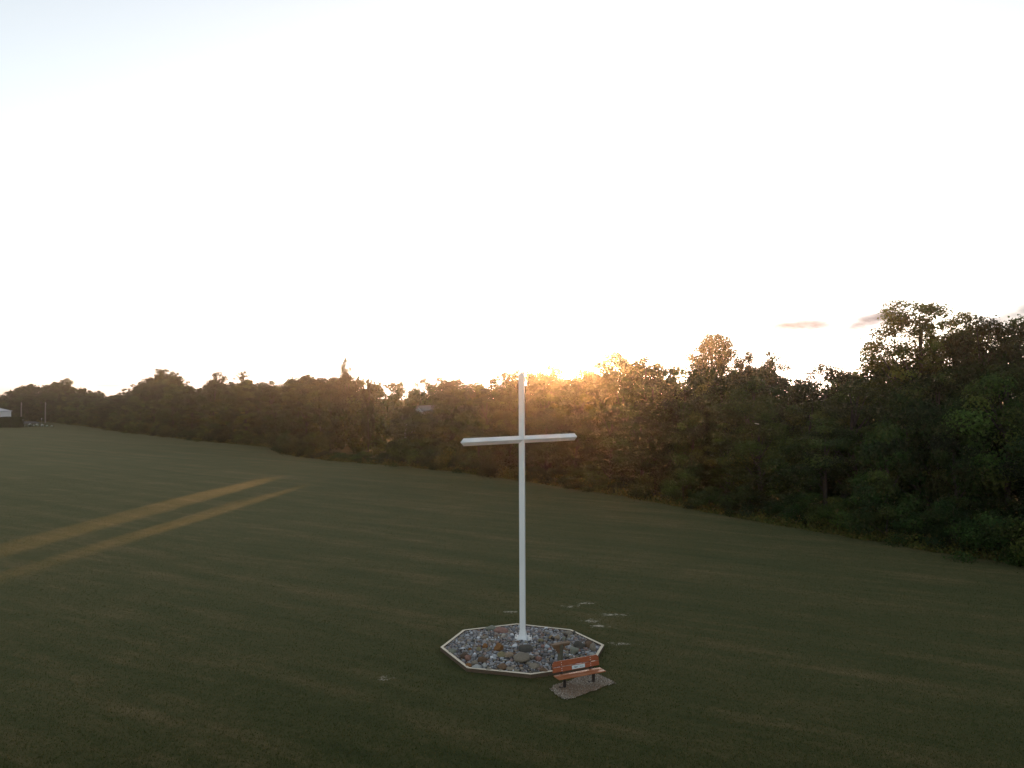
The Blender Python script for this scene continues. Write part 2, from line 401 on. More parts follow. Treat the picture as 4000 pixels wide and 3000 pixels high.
def tree_data(seed, H, r, base, shape, nclump, nleaf, lsize, hollow=0.5, clump=0.27):
    rng = np.random.default_rng(seed); rnd = random.Random(seed)
    lob = [rnd.uniform(0, 6.28) for _ in range(4)]
    cs, rc = [], []
    z0 = H * base
    for i in range(nclump):
        t = (i + rnd.random()) / nclump
        t = t ** 0.85
        az = rnd.uniform(0, 2 * math.pi)
        lobe = 1 + 0.16 * math.sin(2 * az + lob[0]) + 0.12 * math.sin(3 * az + lob[1] + 3 * t)
        k = crown_radius(shape, t)
        rr = r * k * lobe * (hollow + (1 - hollow) * rnd.random() ** 0.5)
        c = r * clump * rnd.uniform(0.6, 1.25) * (0.55 + 0.45 * k)
        cs.append((rr * math.cos(az), rr * math.sin(az), z0 + (H - z0 - c * 0.6) * t)); rc.append(c)
    cs = np.array(cs); rc = np.array(rc)
    ctint = LEAF_COLS[rng.integers(0, len(LEAF_COLS), nclump)] * rng.uniform(0.55, 1.55, (nclump, 1))
    pick = rng.choice(nclump, nleaf, p=rc ** 1.8 / np.sum(rc ** 1.8))
    d = unit(rng.normal(size=(nleaf, 3)) * np.array([1, 1, 0.9]) + np.array([0, 0, 0.25]))
    rad = rng.uniform(0.2, 1.0, (nleaf, 1)) ** 0.5 * (1 + 0.3 * np.abs(rng.normal(size=(nleaf, 1))))
    # droopy, uneven shell
    P = cs[pick] + d * rc[pick][:, None] * rad * np.array([1.1, 1.1, 0.8])
    cols = ctint[pick] * rng.uniform(0.75, 1.3, (nleaf, 1))
    co = unit((P - np.array([0, 0, H * (0.5 + base * .5)])) * np.array([1, 1, 0.7]))
    v, f, c = leaves(rng, P, unit(d * 0.8 + co * 0.6), lsize, cols)
    crown = mesh_np('crown', v, f, M_LEAF, False, c)
    # trunk and limbs
    bm = bmesh.new()
    tr = 0.017 * H
    lean = rnd.uniform(-0.03, 0.03) * H
    tp = [(0, 0, -0.3), (0, 0, 0.05 * H), (lean * .4, 0, 0.35 * H), (lean, lean * .5, 0.62 * H), (lean, lean * .3, 0.88 * H)]
    tube(bm, tp, [tr * 1.3, tr, tr * .8, tr * .5, tr * .12], 8)
    idx = sorted(range(nclump), key=lambda i: rnd.random())[:16 if nclump > 16 else nclump]
    for i in idx:
        e = cs[i]; zf = max(0.12 * H, e[2] - 0.22 * H - 0.4 * math.hypot(e[0], e[1]))
        zf = min(zf, 0.8 * H)
        k = zf / H
        bx = lean * min(1, k / .62)
        mid = (bx * .5 + e[0] * .45, e[1] * .4, zf + (e[2] - zf) * .4)
        tube(bm, [(bx * .9, 0, zf), mid, tuple(e)], [tr * .42, tr * .27, tr * .06], 5)
    bmesh.ops.recalc_face_normals(bm, faces=bm.faces)
    tk = bpy.data.meshes.new('trunk'); bm.to_mesh(tk); bm.free(); tk.materials.append(M_BARK)
    return dict(crown=crown, trunk=tk, H=H, r=r)

VAR = {
 'oak_a': tree_data(11, 14, 4.2, 0.10, 'dome', 62, 21000, 0.23),
 'oak_b': tree_data(12, 14, 3.8, 0.12, 'dome', 54, 19000, 0.23, 0.45, 0.30),
 'oak_c': tree_data(13, 15, 4.6, 0.14, 'dome', 72, 22000, 0.24, 0.5, 0.24),
 'ash_a': tree_data(21, 15, 3.1, 0.16, 'column', 50, 16000, 0.22, 0.35, 0.30),
 'ash_b': tree_data(22, 16, 3.4, 0.22, 'round', 48, 16000, 0.22, 0.4, 0.29),
 'thin_a': tree_data(31, 16, 3.6, 0.30, 'fan', 105, 12000, 0.20, 0.2, 0.16),
 'thin_b': tree_data(32, 16, 3.2, 0.35, 'round', 95, 10500, 0.20, 0.2, 0.17),
 'poplar': tree_data(41, 18, 4.3, 0.42, 'fan', 200, 24000, 0.20, 0.12, 0.15),
 'round_top': tree_data(42, 16, 2.0, 0.74, 'round', 46, 11000, 0.17, 0.25, 0.34),
 'shrub_a': tree_data(51, 3.2, 2.6, 0.0, 'shrub', 34, 9000, 0.16, 0.55, 0.30),
 'shrub_b': tree_data(52, 4.2, 2.3, 0.0, 'shrub', 30, 9000, 0.16, 0.5, 0.32),
 'vine': tree_data(53, 7.5, 2.2, 0.02, 'column', 34, 12000, 0.18, 0.5, 0.36),
}

def make_tree(name, var, x, y, h, label, cat='tree', group=None, wide=1.0, rz=None):
    v = VAR[var]
    t = empty(name, (x, y, 0), RND.uniform(0, 6.28) if rz is None else rz, label, cat, group)
    sz = h / v['H']; sx = (0.35 * sz + 0.65) * wide
    t.scale = (sx, sx, sz)
    link(bpy.data.objects.new('trunk', v['trunk']), t)
    link(bpy.data.objects.new('crown', v['crown']), t)
    return t

RND = random.Random(5)
PLACES = [(0, 'over the clipped hedge'), (190, 'behind the utility poles'), (330, 'right of the utility poles'),
          (520, 'left of the sparse feathery treetops'), (700, 'below the feathery treetops'), (900, 'near the twin knobbly treetops'),
          (1100, 'where the wood juts out'), (1300, 'beneath the thin spire tree'), (1480, 'near the sunlit golden gap'),
          (1700, 'round the half-hidden white house'), (1930, 'left of the cross post'), (2180, 'behind the right cross arm'),
          (2450, 'under the sun glow'), (2750, 'below the round high treetop'), (3050, 'right of the round high treetop'),
          (3350, 'left of the tallest open tree'), (3650, 'beneath the tallest open tree'), (3900, 'at the right picture edge'), (4300, 'just beyond the right picture edge'), (4900, 'well beyond the right picture edge'), (-300, 'beyond the left picture edge')]
def place_of(px): return min(PLACES, key=lambda p: abs(p[0] - px))[1]

todo = []   # (row, px, name, var, x, y, h, wide)
def add_tree(row, name, var, x, y, h, wide=1.0):
    todo.append([row, PX(x, y), name, var, x, y, h, wide])

def row(name, rowname, back, step, frac, jitter, vars_, rfac, smin=0.0, smax=None, hmin=3.0, hcap=99):
    s = smin + RND.uniform(0, step)
    smax = smax or edge_cum[-1]
    while s < smax:
        p = edge_at(s, back + RND.uniform(-jitter, jitter))
        if p.y < 8: break
        px = PX(p.x, p.y)
        top = CAMH + (1530 - skyline(px)) / F * p.y
        h = min(hcap, max(hmin, top * frac * RND.uniform(0.9, 1.06) * (1.035 if px > 2050 and rowname == 'skyline' else 1)))
        var = RND.choice(vars_)
        rad = VAR[var]['r'] * (0.35 * h / VAR[var]['H'] + 0.65)
        if 1580 < px < 1740 and p.y < 119: h = min(h, 6.9)
        if lane_clear(p.x, p.y, rad * rfac) and math.hypot(p.x + 13.6, p.y - 118.5) > 5.4:
            add_tree(rowname, name, var, p.x, p.y, h)
        s += step * RND.uniform(0.75, 1.3)

row('tall_tree', 'skyline', 15, 5.6, 0.95, 2.0, ['oak_a', 'oak_b', 'oak_c', 'ash_b', 'oak_c', 'thin_a', 'oak_b'], 0.9)
row('broadleaf_tree', 'middle', 8.5, 5.4, 0.84, 1.4, ['oak_a', 'oak_b', 'ash_a', 'ash_b', 'oak_c'], 0.9)
row('young_tree', 'front', 3.6, 5.2, 0.60, 1.0, ['vine', 'ash_a', 'oak_b', 'vine', 'oak_a'], 0.85, hcap=9.5)
# particular treetops that break the skyline
def special(px, top, back, name, var, label, wide=1.0, dpx=None):
    # point on the wood at this column, 'back' metres behind its edge
    best = None
    for i in range(2000):
        s = edge_cum[-1] * i / 2000
        p = edge_at(s, back)
        if p.y > 8:
            q = abs(PX(p.x, p.y) - px)
            if best is None or q < best[0]: best = (q, p)
    p = best[1]
    h = CAMH + (1530 - top) / F * p.y
    make_tree(name, var, p.x, p.y, h, label, 'tree', 'trees breaking the skyline', wide)

special(3600, 1185, 13, 'open_crowned_tree', 'poplar', 'tallest tree, open lacy crown with sky showing through, at upper right', 1.15)
special(3745, 1265, 15, 'open_crowned_tree', 'thin_a', 'lower lacy shoulder tree right beside the tallest open-crowned tree', 0.9)
special(3850, 1236, 12, 'leafy_treetop', 'ash_b', 'leafy treetop between the tallest open tree and the right picture edge', 0.9)
special(2792, 1300, 14, 'round_topped_tree', 'round_top', 'round dark treetop standing well above the wood right of the sun glow', 1.0)
special(2908, 1368, 14, 'pointed_tree', 'ash_a', 'small pointed treetop just right of the round high one', 0.7)
special(3022, 1370, 15, 'thin_tree', 'thin_b', 'thin twin-tufted treetop with sky holes near the dip in the skyline', 0.7)
special(1352, 1396, 15, 'spire_tree', 'oak_b', 'narrow spire-shaped treetop standing above the wood left of the cross', 0.42)
special(560, 1478, 18, 'sparse_tree', 'thin_a', 'sparse pale treetop with lace-like edge at the left end of its group', 1.1)
special(640, 1440, 20, 'sparse_tree', 'poplar', 'feathery upright sparse treetop at the left of the wood', 0.9)
special(690, 1455, 20, 'sparse_tree', 'thin_b', 'thin feathery treetop on the right of the sparse pale group', 0.9)
special(850, 1452, 16, 'knobbly_tree', 'ash_b', 'knobbly treetop, left of the twin bumps over the left wood', 0.9)
special(950, 1448, 16, 'knobbly_tree', 'thin_b', 'lacy knobbly treetop, right of the twin bumps over the left wood', 0.9)
special(262, 1476, 17, 'leaning_tree', 'ash_b', 'small leaning treetop topping the far left wood', 0.8)
special(2040, 1434, 16, 'twiggy_tree', 'thin_a', 'twiggy golden-edged treetop directly behind the tip of the cross', 1.0)
special(1960, 1452, 15, 'twiggy_tree', 'thin_b', 'twiggy backlit treetop just left of the tip of the cross', 1.0)
make_tree('distant_tree', 'ash_b', -25.0, 175.0, 12.9, 'distant dark tree closing the dip in the treeline left of the white house', 'tree', 'trees breaking the skyline', 0.6)
# narrow tree that splits the two sunlit strips
ysp = 124.0
make_tree('slender_tree', 'ash_a', -35.9 + SLOPE * ysp, ysp, 12.5, 'slender golden-lit tree standing between the two sunlit gaps in the wood', 'tree', None, 0.36)

for _i, (_px, _top, _b) in enumerate([(1592, 1590, 3.2), (1645, 1612, 3.6), (1690, 1606, 3.8), (1745, 1580, 5.0)]):
    special(_px, _top, _b, 'vine_draped_tree', 'vine', ['vine-draped small tree hiding the left side of the white house', 'vine-draped small tree before the middle of the white house', 'vine-draped small tree hiding the right side of the white house', 'vine-draped small tree just right of the white house'][_i], 1.5)
special(2305, 1800, 2.6, 'rounded_bush', 'shrub_b', 'rounded bush at the field edge below the right end of the cross arm', 1.2)
special(1655, 1474, 22, 'distant_tree', 'ash_b', 'dark tree behind the white house, left of the pair', 0.7)
special(1715, 1472, 21, 'distant_tree', 'oak_b', 'dark round-headed tree directly behind the white house roof', 1.0)
special(1790, 1477, 20, 'distant_tree', 'oak_a', 'broad dark tree behind and right of the white house', 1.0)
# shrubs along the edge
def shrub_row():
    s = 0.0
    while s < edge_cum[-1]:
        p = edge_at(s, RND.uniform(0.8, 1.9))
        if p.y < 8: break
        px = PX(p.x, p.y)
        big = 1092 < px < 1800
        var = RND.choice(['shrub_a', 'shrub_b'])
        h = RND.uniform(2.0, 3.4) * (1.25 if big else 1.0)
        if 1950 < px < 2480: h *= 0.6
        if px < 330: h *= 0.9
        inl = not lane_clear(p.x, p.y, 3.1)
        if inl: h = 1.7 if p.x - SLOPE * p.y > -35.8 else 1.1
        if True:
            add_tree('shrub', 'shrub', var, p.x, p.y, h)
        s += RND.uniform(2.6, 4.6)
shrub_row()

LOOK = {'oak_a': 'broad dense', 'oak_b': 'bushy dark', 'oak_c': 'wide lumpy', 'ash_a': 'narrow upright', 'ash_b': 'rounded full', 'thin_a': 'loose airy',
        'thin_b': 'thin', 'vine': 'vine-draped', 'shrub_a': 'low spreading', 'shrub_b': 'rounded'}
ROWT = {'skyline': 'back-row tree', 'middle': 'mid-wood tree', 'front': 'front-row small tree', 'shrub': 'field-edge shrub'}
ROWG = {'skyline': 'back row of the wood', 'middle': 'middle row of the wood', 'front': 'front row of the wood', 'shrub': 'shrubs along the grass edge'}
ORD = ['first', 'second', 'third', 'fourth', 'fifth', 'sixth', 'seventh', 'eighth', 'ninth', 'tenth', 'eleventh', 'twelfth', 'thirteenth', 'fourteenth'] + ['fifteenth', 'sixteenth', 'seventeenth', 'eighteenth', 'nineteenth', 'twentieth', 'twenty-first', 'twenty-second']
todo.sort(key=lambda t: t[1])
bins = {}
for t in todo: bins.setdefault((t[0], place_of(t[1])), []).append(t)
for (rw, plc), lst in bins.items():
    for i, t in enumerate(lst):
        if len(lst) == 1: o = ''
        elif i == 0: o = 'leftmost '
        elif i == len(lst) - 1: o = 'rightmost '
        else: o = ORD[i] + ' from left, '
        lab = f"{o}{LOOK[t[3]]} {ROWT[rw]} {plc}"
        make_tree(t[2], t[3], t[4], t[5], t[6], lab, 'shrub' if rw == 'shrub' else 'tree', ROWG[rw], t[7])

# dark interior of the wood and its rear: one mass of foliage
def woodland():
    rng = np.random.default_rng(77); rnd = random.Random(78)
    Vs, Fs, Cs, off = [], [], [], 0
    for back, frac, step in ((10.5, 0.55, 3.8), (14, 0.78, 3.8), (19, 0.93, 3.8), (27, 0.98, 4.2), (36, 1.0, 5.0), (45, 0.9, 6.0)):
        s = 0.0
        while s < edge_cum[-1]:
            p = edge_at(s, back + rnd.uniform(-1.5, 1.5)); s += step * rnd.uniform(0.8, 1.2)
            if p.y < 6: continue
            rad = rnd.uniform(2.6, 3.6)
            if math.hypot(p.x + 13.6, p.y - 118.5) < 5.2: continue
            px = PX(p.x, p.y)
            h = (CAMH + (1530 - skyline(px)) / F * p.y) * frac * rnd.uniform(0.88, 1.0)
            if back > 15: h = min(h, (CAMH + (1530 - skyline(px)) / F * p.y) * 0.96)
            if 1580 < px < 1740 and p.y < 119: h = min(h, 6.6)
            nclp = 14; n = 620
            cz = rng.uniform(0.08, 1.0, nclp) * (h - 1.0)
            az = rng.uniform(0, 6.28, nclp)
            cr = rad * np.sqrt(np.clip(1 - ((cz / h) - 0.45) ** 2 / 0.42, 0.05, 1)) * rng.uniform(0.2, 0.75, nclp)
            cc = np.stack([p.x + cr * np.cos(az), p.y + cr * np.sin(az), cz], 1)
            pk = rng.integers(0, nclp, n)
            d = unit(rng.normal(size=(n, 3)))
            P = cc[pk] + d * rng.uniform(0.2, 1, (n, 1)) * np.array([1.5, 1.5, 1.25])
            P[:, 2] = np.clip(P[:, 2], 0.1, h)
            lc = P[:, 0] - SLOPE * P[:, 1]
            kp = np.ones(n, bool)
            for (l, hw), lz in zip(LANES, LANE_Z): kp &= (np.abs(lc - l) > hw * (1 + 0.2 * np.sin(P[:, 2] * 1.3 + P[:, 1] * .4))) | (P[:, 2] < lz + 0.3 * np.sin(P[:, 0] * 3)) | (rng.random(n) < 0.018)
            P, pk, d = P[kp], pk[kp], d[kp]; n = len(P)
            col = LEAF_COLS[rng.integers(0, len(LEAF_COLS), nclp)][pk] * rng.uniform(0.6, 1.3, (n, 1))
            v, f, c = leaves(rng, P, d, 0.62, col)
            Vs.append(v); Fs.append(f + off); Cs.append(c); off += len(v)
    me = mesh_np('woodland', np.concatenate(Vs), np.concatenate(Fs), M_LEAF, False, np.concatenate(Cs))
    o = link(bpy.data.objects.new('woodland', me))
    tag(o, 'dark tangled inside and rear of the wood behind the edge trees', kind='stuff')
    print('woodland quads', len(me.polygons))
woodland()

# tall weeds and undergrowth at the foot of the trees
def undergrowth():
    rng = np.random.default_rng(9)
    n = 52000
    L = edge_cum[-1]
    s = rng.uniform(0, L, n)
    # denser in the nearer part
    s = L * (s / L) ** 0.75
    P = np.zeros((n, 3)); H = np.zeros(n)
    for i in range(n):
        back = abs(rng.normal()) * 0.9 - 0.35 + 0.35 * mnoise.noise(Vector((s[i] * 0.35, 3, 0))) * 2
        p = edge_at(s[i], back)
        px = PX(p.x, max(p.y, 1))
        hh = 0.65 + 0.35 * mnoise.noise(Vector((s[i] * 0.5, back, 0)))
        if 1950 < px < 2480: hh *= 1.9
        hh *= min(1, max(0.15, 0.35 + back))
        P[i] = (p.x, p.y, 0); H[i] = hh
    z = rng.uniform(0.03, 1, n) * H
    C = P + np.stack([rng.normal(size=n) * 0.1, rng.normal(size=n) * 0.1, z], 1)
    d = unit(rng.normal(size=(n, 3)) * [1, 1, .5] + [0, -.5, 0.3])
    cols = np.array([(0.05, 0.072, 0.024), (0.075, 0.088, 0.03), (0.095, 0.09, 0.035)])[rng.integers(0, 3, n)] * rng.uniform(0.6, 1.3, (n, 1))
    v, f, c = leaves(rng, C, d, 0.24, cols)
    # stretch upright
    o = link(bpy.data.objects.new('undergrowth', mesh_np('undergrowth', v, f, M_LEAF, False, c)))
    tag(o, 'tall weeds and undergrowth along the foot of the wood', kind='stuff')
undergrowth()

# ------------------------------------------------------------------ things by the road, far left
def house(loc, rz, w_, d_, h_, rh, label, nwin=3, rmat=None):
    t = empty('white_house', loc, rz, label, 'house')
    bm = bmesh.new(); 
    prism(bm, [(-w_/2, -d_/2, 0), (w_/2, -d_/2, 0), (w_/2, -d_/2, h_), (0, -d_/2, h_ + rh), (-w_/2, -d_/2, h_)], (0, d_, 0))
    bm_obj('wall', bm, M_HOUSE, t)
    bm = bmesh.new()
    sl = math.atan2(rh, w_/2); ln = math.hypot(rh, w_/2) + 0.35
    for sg in (-1, 1):
        c = Vector((sg * (w_/4 + 0.08), 0, h_ + rh/2 + 0.06))
        box(bm, c, (ln, d_ + 0.6, 0.12), Matrix.Rotation(sg * sl, 3, 'Y'))
    bm_obj('roof', bm, rmat or M_ROOF, t)
    for k in range(nwin):
        for z in ((1.5, 4.2) if h_ > 5 else (1.5,)):
            x = -w_/2 + w_ * (k + 0.5) / nwin
            bm = bmesh.new(); box(bm, (x, -d_/2 - 0.03, z + 0.1), (1.1, 0.06, 1.45)); wf = bm_obj('window', bm, M_HOUSE, t)
            bm = bmesh.new(); box(bm, (x, -d_/2 - 0.07, z + 0.1), (0.86, 0.03, 1.2)); bm_obj('pane', bm, M_GLASS, wf)
    bm = bmesh.new(); box(bm, (0, -d_/2 - 0.03, h_ + rh * 0.38), (0.8, 0.06, 0.9)); wf = bm_obj('window', bm, M_HOUSE, t)
    bm = bmesh.new(); box(bm, (0, -d_/2 - 0.07, h_ + rh * 0.38), (0.6, 0.03, 0.7)); bm_obj('pane', bm, M_GLASS, wf)
    return t
house((-12.9, 119.2, 0), R(-18), 4.6, 6.5, 6.4, 1.8, 'white house glimpsed over the bushes left of the cross', 3, noisy('grey_shingle', [(0.3, (0.12, 0.12, 0.125)), (0.7, (0.2, 0.2, 0.205))], 6, 0.9, 0.3))
ph = G(-42, 1663)
house((ph.x, ph.y, 0), R(4), 8, 9, 4.4, 0.9, 'white house cut off by the far left picture edge')

def hedge():
    p = G(20, 1671)
    rng = np.random.default_rng(4)
    n = 9000
    sz = np.array([12.0, 2.4, 3.0])
    q = rng.uniform(-1, 1, (n, 3)); ax = rng.integers(0, 3, n)
    q[np.arange(n), ax] = np.sign(q[np.arange(n), ax]) * rng.uniform(0.85, 1.02, n)
    q = np.sign(q) * np.abs(q) ** 1.0
    P = q * sz / 2 + [0, 0, sz[2] / 2]
    P[:, 2] += 0.12 * np.sin(P[:, 0] * 1.3)
    cols = LEAF_COLS[rng.integers(0, 4, n)] * rng.uniform(0.6, 1.2, (n, 1))
    v, f, c = leaves(rng, P, unit(q), 0.3, cols)
    t = empty('hedge', (p.x - 2, p.y + 1.5, 0), R(-3), 'clipped dark green hedge block at the far left beside the road', 'hedge')
    link(bpy.data.objects.new('foliage', mesh_np('hedge', v, f, M_LEAF, False, c)), t)
    bm = bmesh.new(); box(bm, (0, 0, 1.4), (11.4, 1.9, 2.7)); bm_obj('core', bm, M_LEAFCORE, t)
M_LEAFCORE = noisy('hedge_core', [(0.3, (0.012, 0.018, 0.008)), (0.7, (0.03, 0.04, 0.015))], 3, 0.95, 0.5)
hedge()

def utility_pole(px, base, top, label):
    p = G(px, base)
    h = CAMH + (1530 - top) / F * p.y
    t = empty('utility_pole', (p.x, p.y, 0), 0, label, 'utility pole', 'utility poles along the road')
    bm = bmesh.new(); tube(bm, [(0, 0, -.2), (0, 0, h)], [0.21, 0.15], 10); bm_obj('post', bm, M_POLE, t)
    bm = bmesh.new(); tube(bm, [(0, 0, h), (0, 0, h + 0.12)], [0.16, 0.05], 8); bm_obj('cap', bm, M_DARK, t)
    bm = bmesh.new(); tube(bm, [(0.22, 0, h - 0.8), (0.22, 0, h - 0.45)], [0.09, 0.07], 8); bm_obj('insulator', bm, M_POLE, t)
    return Vector((p.x, p.y, h - 0.3))
a = utility_pole(83, 1656, 1572, 'left one of two bare grey poles, partly behind the hedge end')
b = utility_pole(177, 1652, 1571, 'right one of two bare grey poles, clear of the hedge')

def road():
    pts = [G(-260, 1658), G(60, 1654), G(100, 1653.5), G(150, 1655.5)]
    bm = bmesh.new(); L, Rr = [], []
    ctr = [G(-600, 1660), G(-200, 1658), G(60, 1657), G(115, 1655), G(95, 1648), G(80, 1642)]
    ctr = [Vector((c.x, c.y, 0.14)) for c in ctr]
    for i, c in enumerate(ctr):
        d = (ctr[min(i + 1, len(ctr) - 1)] - ctr[max(i - 1, 0)]).normalized(); nn = Vector((-d.y, d.x, 0)) * 3.2
        L.append(bm.verts.new(c + nn)); Rr.append(bm.verts.new(c - nn))
    for i in range(len(ctr) - 1): bm.faces.new((L[i], L[i + 1], Rr[i + 1], Rr[i]))
    o = bm_obj('road', bm, M_ROAD); tag(o, 'narrow grey asphalt road beyond the field at far left', kind='structure')
road()

def rock_arrays(rng, sub, sx, sy, sz, ang=0.0):
    bm = bmesh.new(); bmesh.ops.create_icosphere(bm, subdivisions=sub, radius=1.0)
    v = np.array([x.co[:] for x in bm.verts]); f = np.array([[q.index for q in fa.verts] for fa in bm.faces]); bm.free()
    # flatten by random cutting planes for facets, then add soft noise
    for k in range(int(ang * 9)):
        nrm = unit(rng.normal(size=3)); dcut = rng.uniform(0.55, 0.85)
        pr = v @ nrm; m = pr > dcut
        v[m] -= np.outer(pr[m] - dcut, nrm)
    o = rng.uniform(0, 50, 3)
    for i in range(len(v)):
        v[i] *= 1 + 0.30 * mnoise.noise(Vector(v[i] * 1.3 + o)) + 0.07 * mnoise.noise(Vector(v[i] * 3.5 + o))
    return v * [sx, sy, sz], f

def flower_clump(px, py, w_, label):
    p = G(px, py)
    rng = np.random.default_rng(int(px))
    t = empty('flowering_bush', (p.x, p.y, 0), 0, label, 'flowering bush', 'white flowering clumps beside the road')
    n = 160
    d = unit(rng.normal(size=(n, 3)) + [0, 0, .4]); d[:, 2] = np.abs(d[:, 2])
    v, f, c = leaves(rng, d * [w_ * .8, w_ * .8, w_ * .9], d, 0.3, np.repeat([[0.04, 0.06, 0.025]], n, 0))
    link(bpy.data.objects.new('foliage', mesh_np('foliage', v, f, M_LEAF, False, c)), t)
    n = 60; d = unit(rng.normal(size=(n, 3)) + [0, -.3, .6]); d[:, 2] = np.abs(d[:, 2])
    v, f, c = leaves(rng, d * [w_ * .7, w_ * .7, w_] , d, 0.34, np.ones((n, 3)))
    link(bpy.data.objects.new('blossom', mesh_np('blossom', v, f, M_BLOOM)), t)
for px, py, w_, l in [(81, 1666, .4, 'tiny pale flower clump at the very end of the hedge'), (96, 1668, .55, 'small white flower clump just right of the hedge'),
                      (116, 1667, .9, 'largest and whitest flower clump by the road'), (132, 1666, .5, 'small flower clump right of the largest white one'),
                      (145, 1665, .7, 'wide greenish-white flower clump left of the right pole'), (165, 1667, .65, 'flower clump directly in front of the right pole'),
                      (183, 1667, .4, 'faint flower clump just right of the right pole'), (203, 1668, .4, 'faintest and last flower clump of the roadside row')]:
    flower_clump(px, py, w_, l)

def round_sign(px, py, base, r_, label):
    p = G(px, base)
    z = CAMH + (1530 - py) / F * p.y
    t = empty('road_sign', (p.x, p.y, 0), 0, label, 'sign')
    bm = bmesh.new(); tube(bm, [(0, 0, -.1), (0, 0, z)], [0.05, 0.05], 6); bm_obj('post', bm, M_POLE, t)
    bm = bmesh.new(); tube(bm, [(0, -0.09, z), (0, -0.05, z)], [r_, r_], 14); bm_obj('sign_plate', bm, M_HOUSE, t)
round_sign(90, 1640, 1660, 0.26, 'small round white sign by the road beside the left pole')
round_sign(163, 1636, 1658, 0.13, 'tiny pale marker disc left of the right pole')

# ------------------------------------------------------------------ the stone bed
OCT_PX = [(1719.7, 2527), (1808, 2459.5), (2016, 2435), (2231, 2458), (2360, 2518), None, (2074, 2634), (1823, 2608)]
TZ = 0.15
OCT = [G(*p, TZ) if p else None for p in OCT_PX]
ctr = sum((v for v in (OCT[0] + OCT[4], OCT[2] + OCT[6], OCT[3] + OCT[7])), Vector()) / 6
OCT[5] = ctr * 2 - OCT[1]
BEDC = Vector((ctr.x, ctr.y, 0))
bed = empty('stone_bed', BEDC, 0, 'octagonal bed of mixed grey, pink and brown stones framed in pale timber', 'rock bed')
def inset(poly, d):
    n = len(poly); res = []
    for i in range(n):
        p0, p1, p2 = poly[i - 1], poly[i], poly[(i + 1) % n]
        a = (p1 - p0).normalized(); b = (p2 - p1).normalized()
        na = Vector((a.y, -a.x, 0)); nb = Vector((b.y, -b.x, 0))
        if (BEDC - p1).dot(na) < 0: na = -na
        if (BEDC - p1).dot(nb) < 0: nb = -nb
        bis = (na + nb).normalized()
        res.append(p1 + bis * d / max(0.3, bis.dot(na)))
    return res
IN = inset(OCT, 0.115)
for i in range(8):
    j = (i + 1) % 8
    o0, o1, i0, i1 = OCT[i] - BEDC, OCT[j] - BEDC, IN[i] - BEDC, IN[j] - BEDC
    d = (o1 - o0).normalized() * 0.002
    xa = (o1 - o0).normalized(); org = (o0 + o1) / 2
    ang = math.atan2(xa.y, xa.x)
    Mi = (Matrix.Translation(Vector((org.x, org.y, 0))) @ Matrix.Rotation(ang, 4, 'Z')).inverted()
    poly = [Mi @ Vector((q.x, q.y, -0.05)) for q in (o0 + d, o1 - d, i1 - d, i0 + d)]
    bm = bmesh.new(); prism(bm, poly, (0, 0, TZ + 0.05 + RND.uniform(-.004, .004)))
    ob = bm_obj('timber', bm, M_TIMBER, bed, bevel=0.006)
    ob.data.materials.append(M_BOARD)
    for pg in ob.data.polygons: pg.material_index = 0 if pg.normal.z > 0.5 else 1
    ob.location = (org.x, org.y, 0); ob.rotation_euler = (RND.uniform(-.004, .004), RND.uniform(-.004, .004), ang)

def in_poly(x, y, poly):
    c = False; n = len(poly)
    for i in range(n):
        a, b = poly[i], poly[i - 1]
        if (a.y > y) != (b.y > y) and x < (b.x - a.x) * (y - a.y) / (b.y - a.y) + a.x: c = not c
    return c
INN = inset(OCT, 0.15)
RBED = 3.2
def mound(x, y):
    r = math.hypot(x - BEDC.x, y - BEDC.y)
    return 0.05 + 0.13 * max(0, 1 - (r / RBED) ** 2) + 0.02 * mnoise.noise(Vector((x * 1.2, y * 1.2, 4)))
# earth under the stones
bm = bmesh.new()
rings = []
for k in range(0, 7):
    fr = k / 6
    rings.append([bm.verts.new(Vector((BEDC.x + (p.x - BEDC.x) * fr, BEDC.y + (p.y - BEDC.y) * fr, 0)) - BEDC + Vector((0, 0, mound(BEDC.x + (p.x - BEDC.x) * fr, BEDC.y + (p.y - BEDC.y) * fr) - 0.03))) for p in IN] if k else [bm.verts.new((0, 0, mound(BEDC.x, BEDC.y) - 0.03))])
for i in range(8): bm.faces.new((rings[0][0], rings[1][i], rings[1][(i + 1) % 8]))
for a, b in zip(rings[1:-1], rings[2:]):
    for i in range(8): bm.faces.new((a[i], b[i], b[(i + 1) % 8], a[(i + 1) % 8]))
bm_obj('earth_fill', bm, M_SOIL, bed, True)

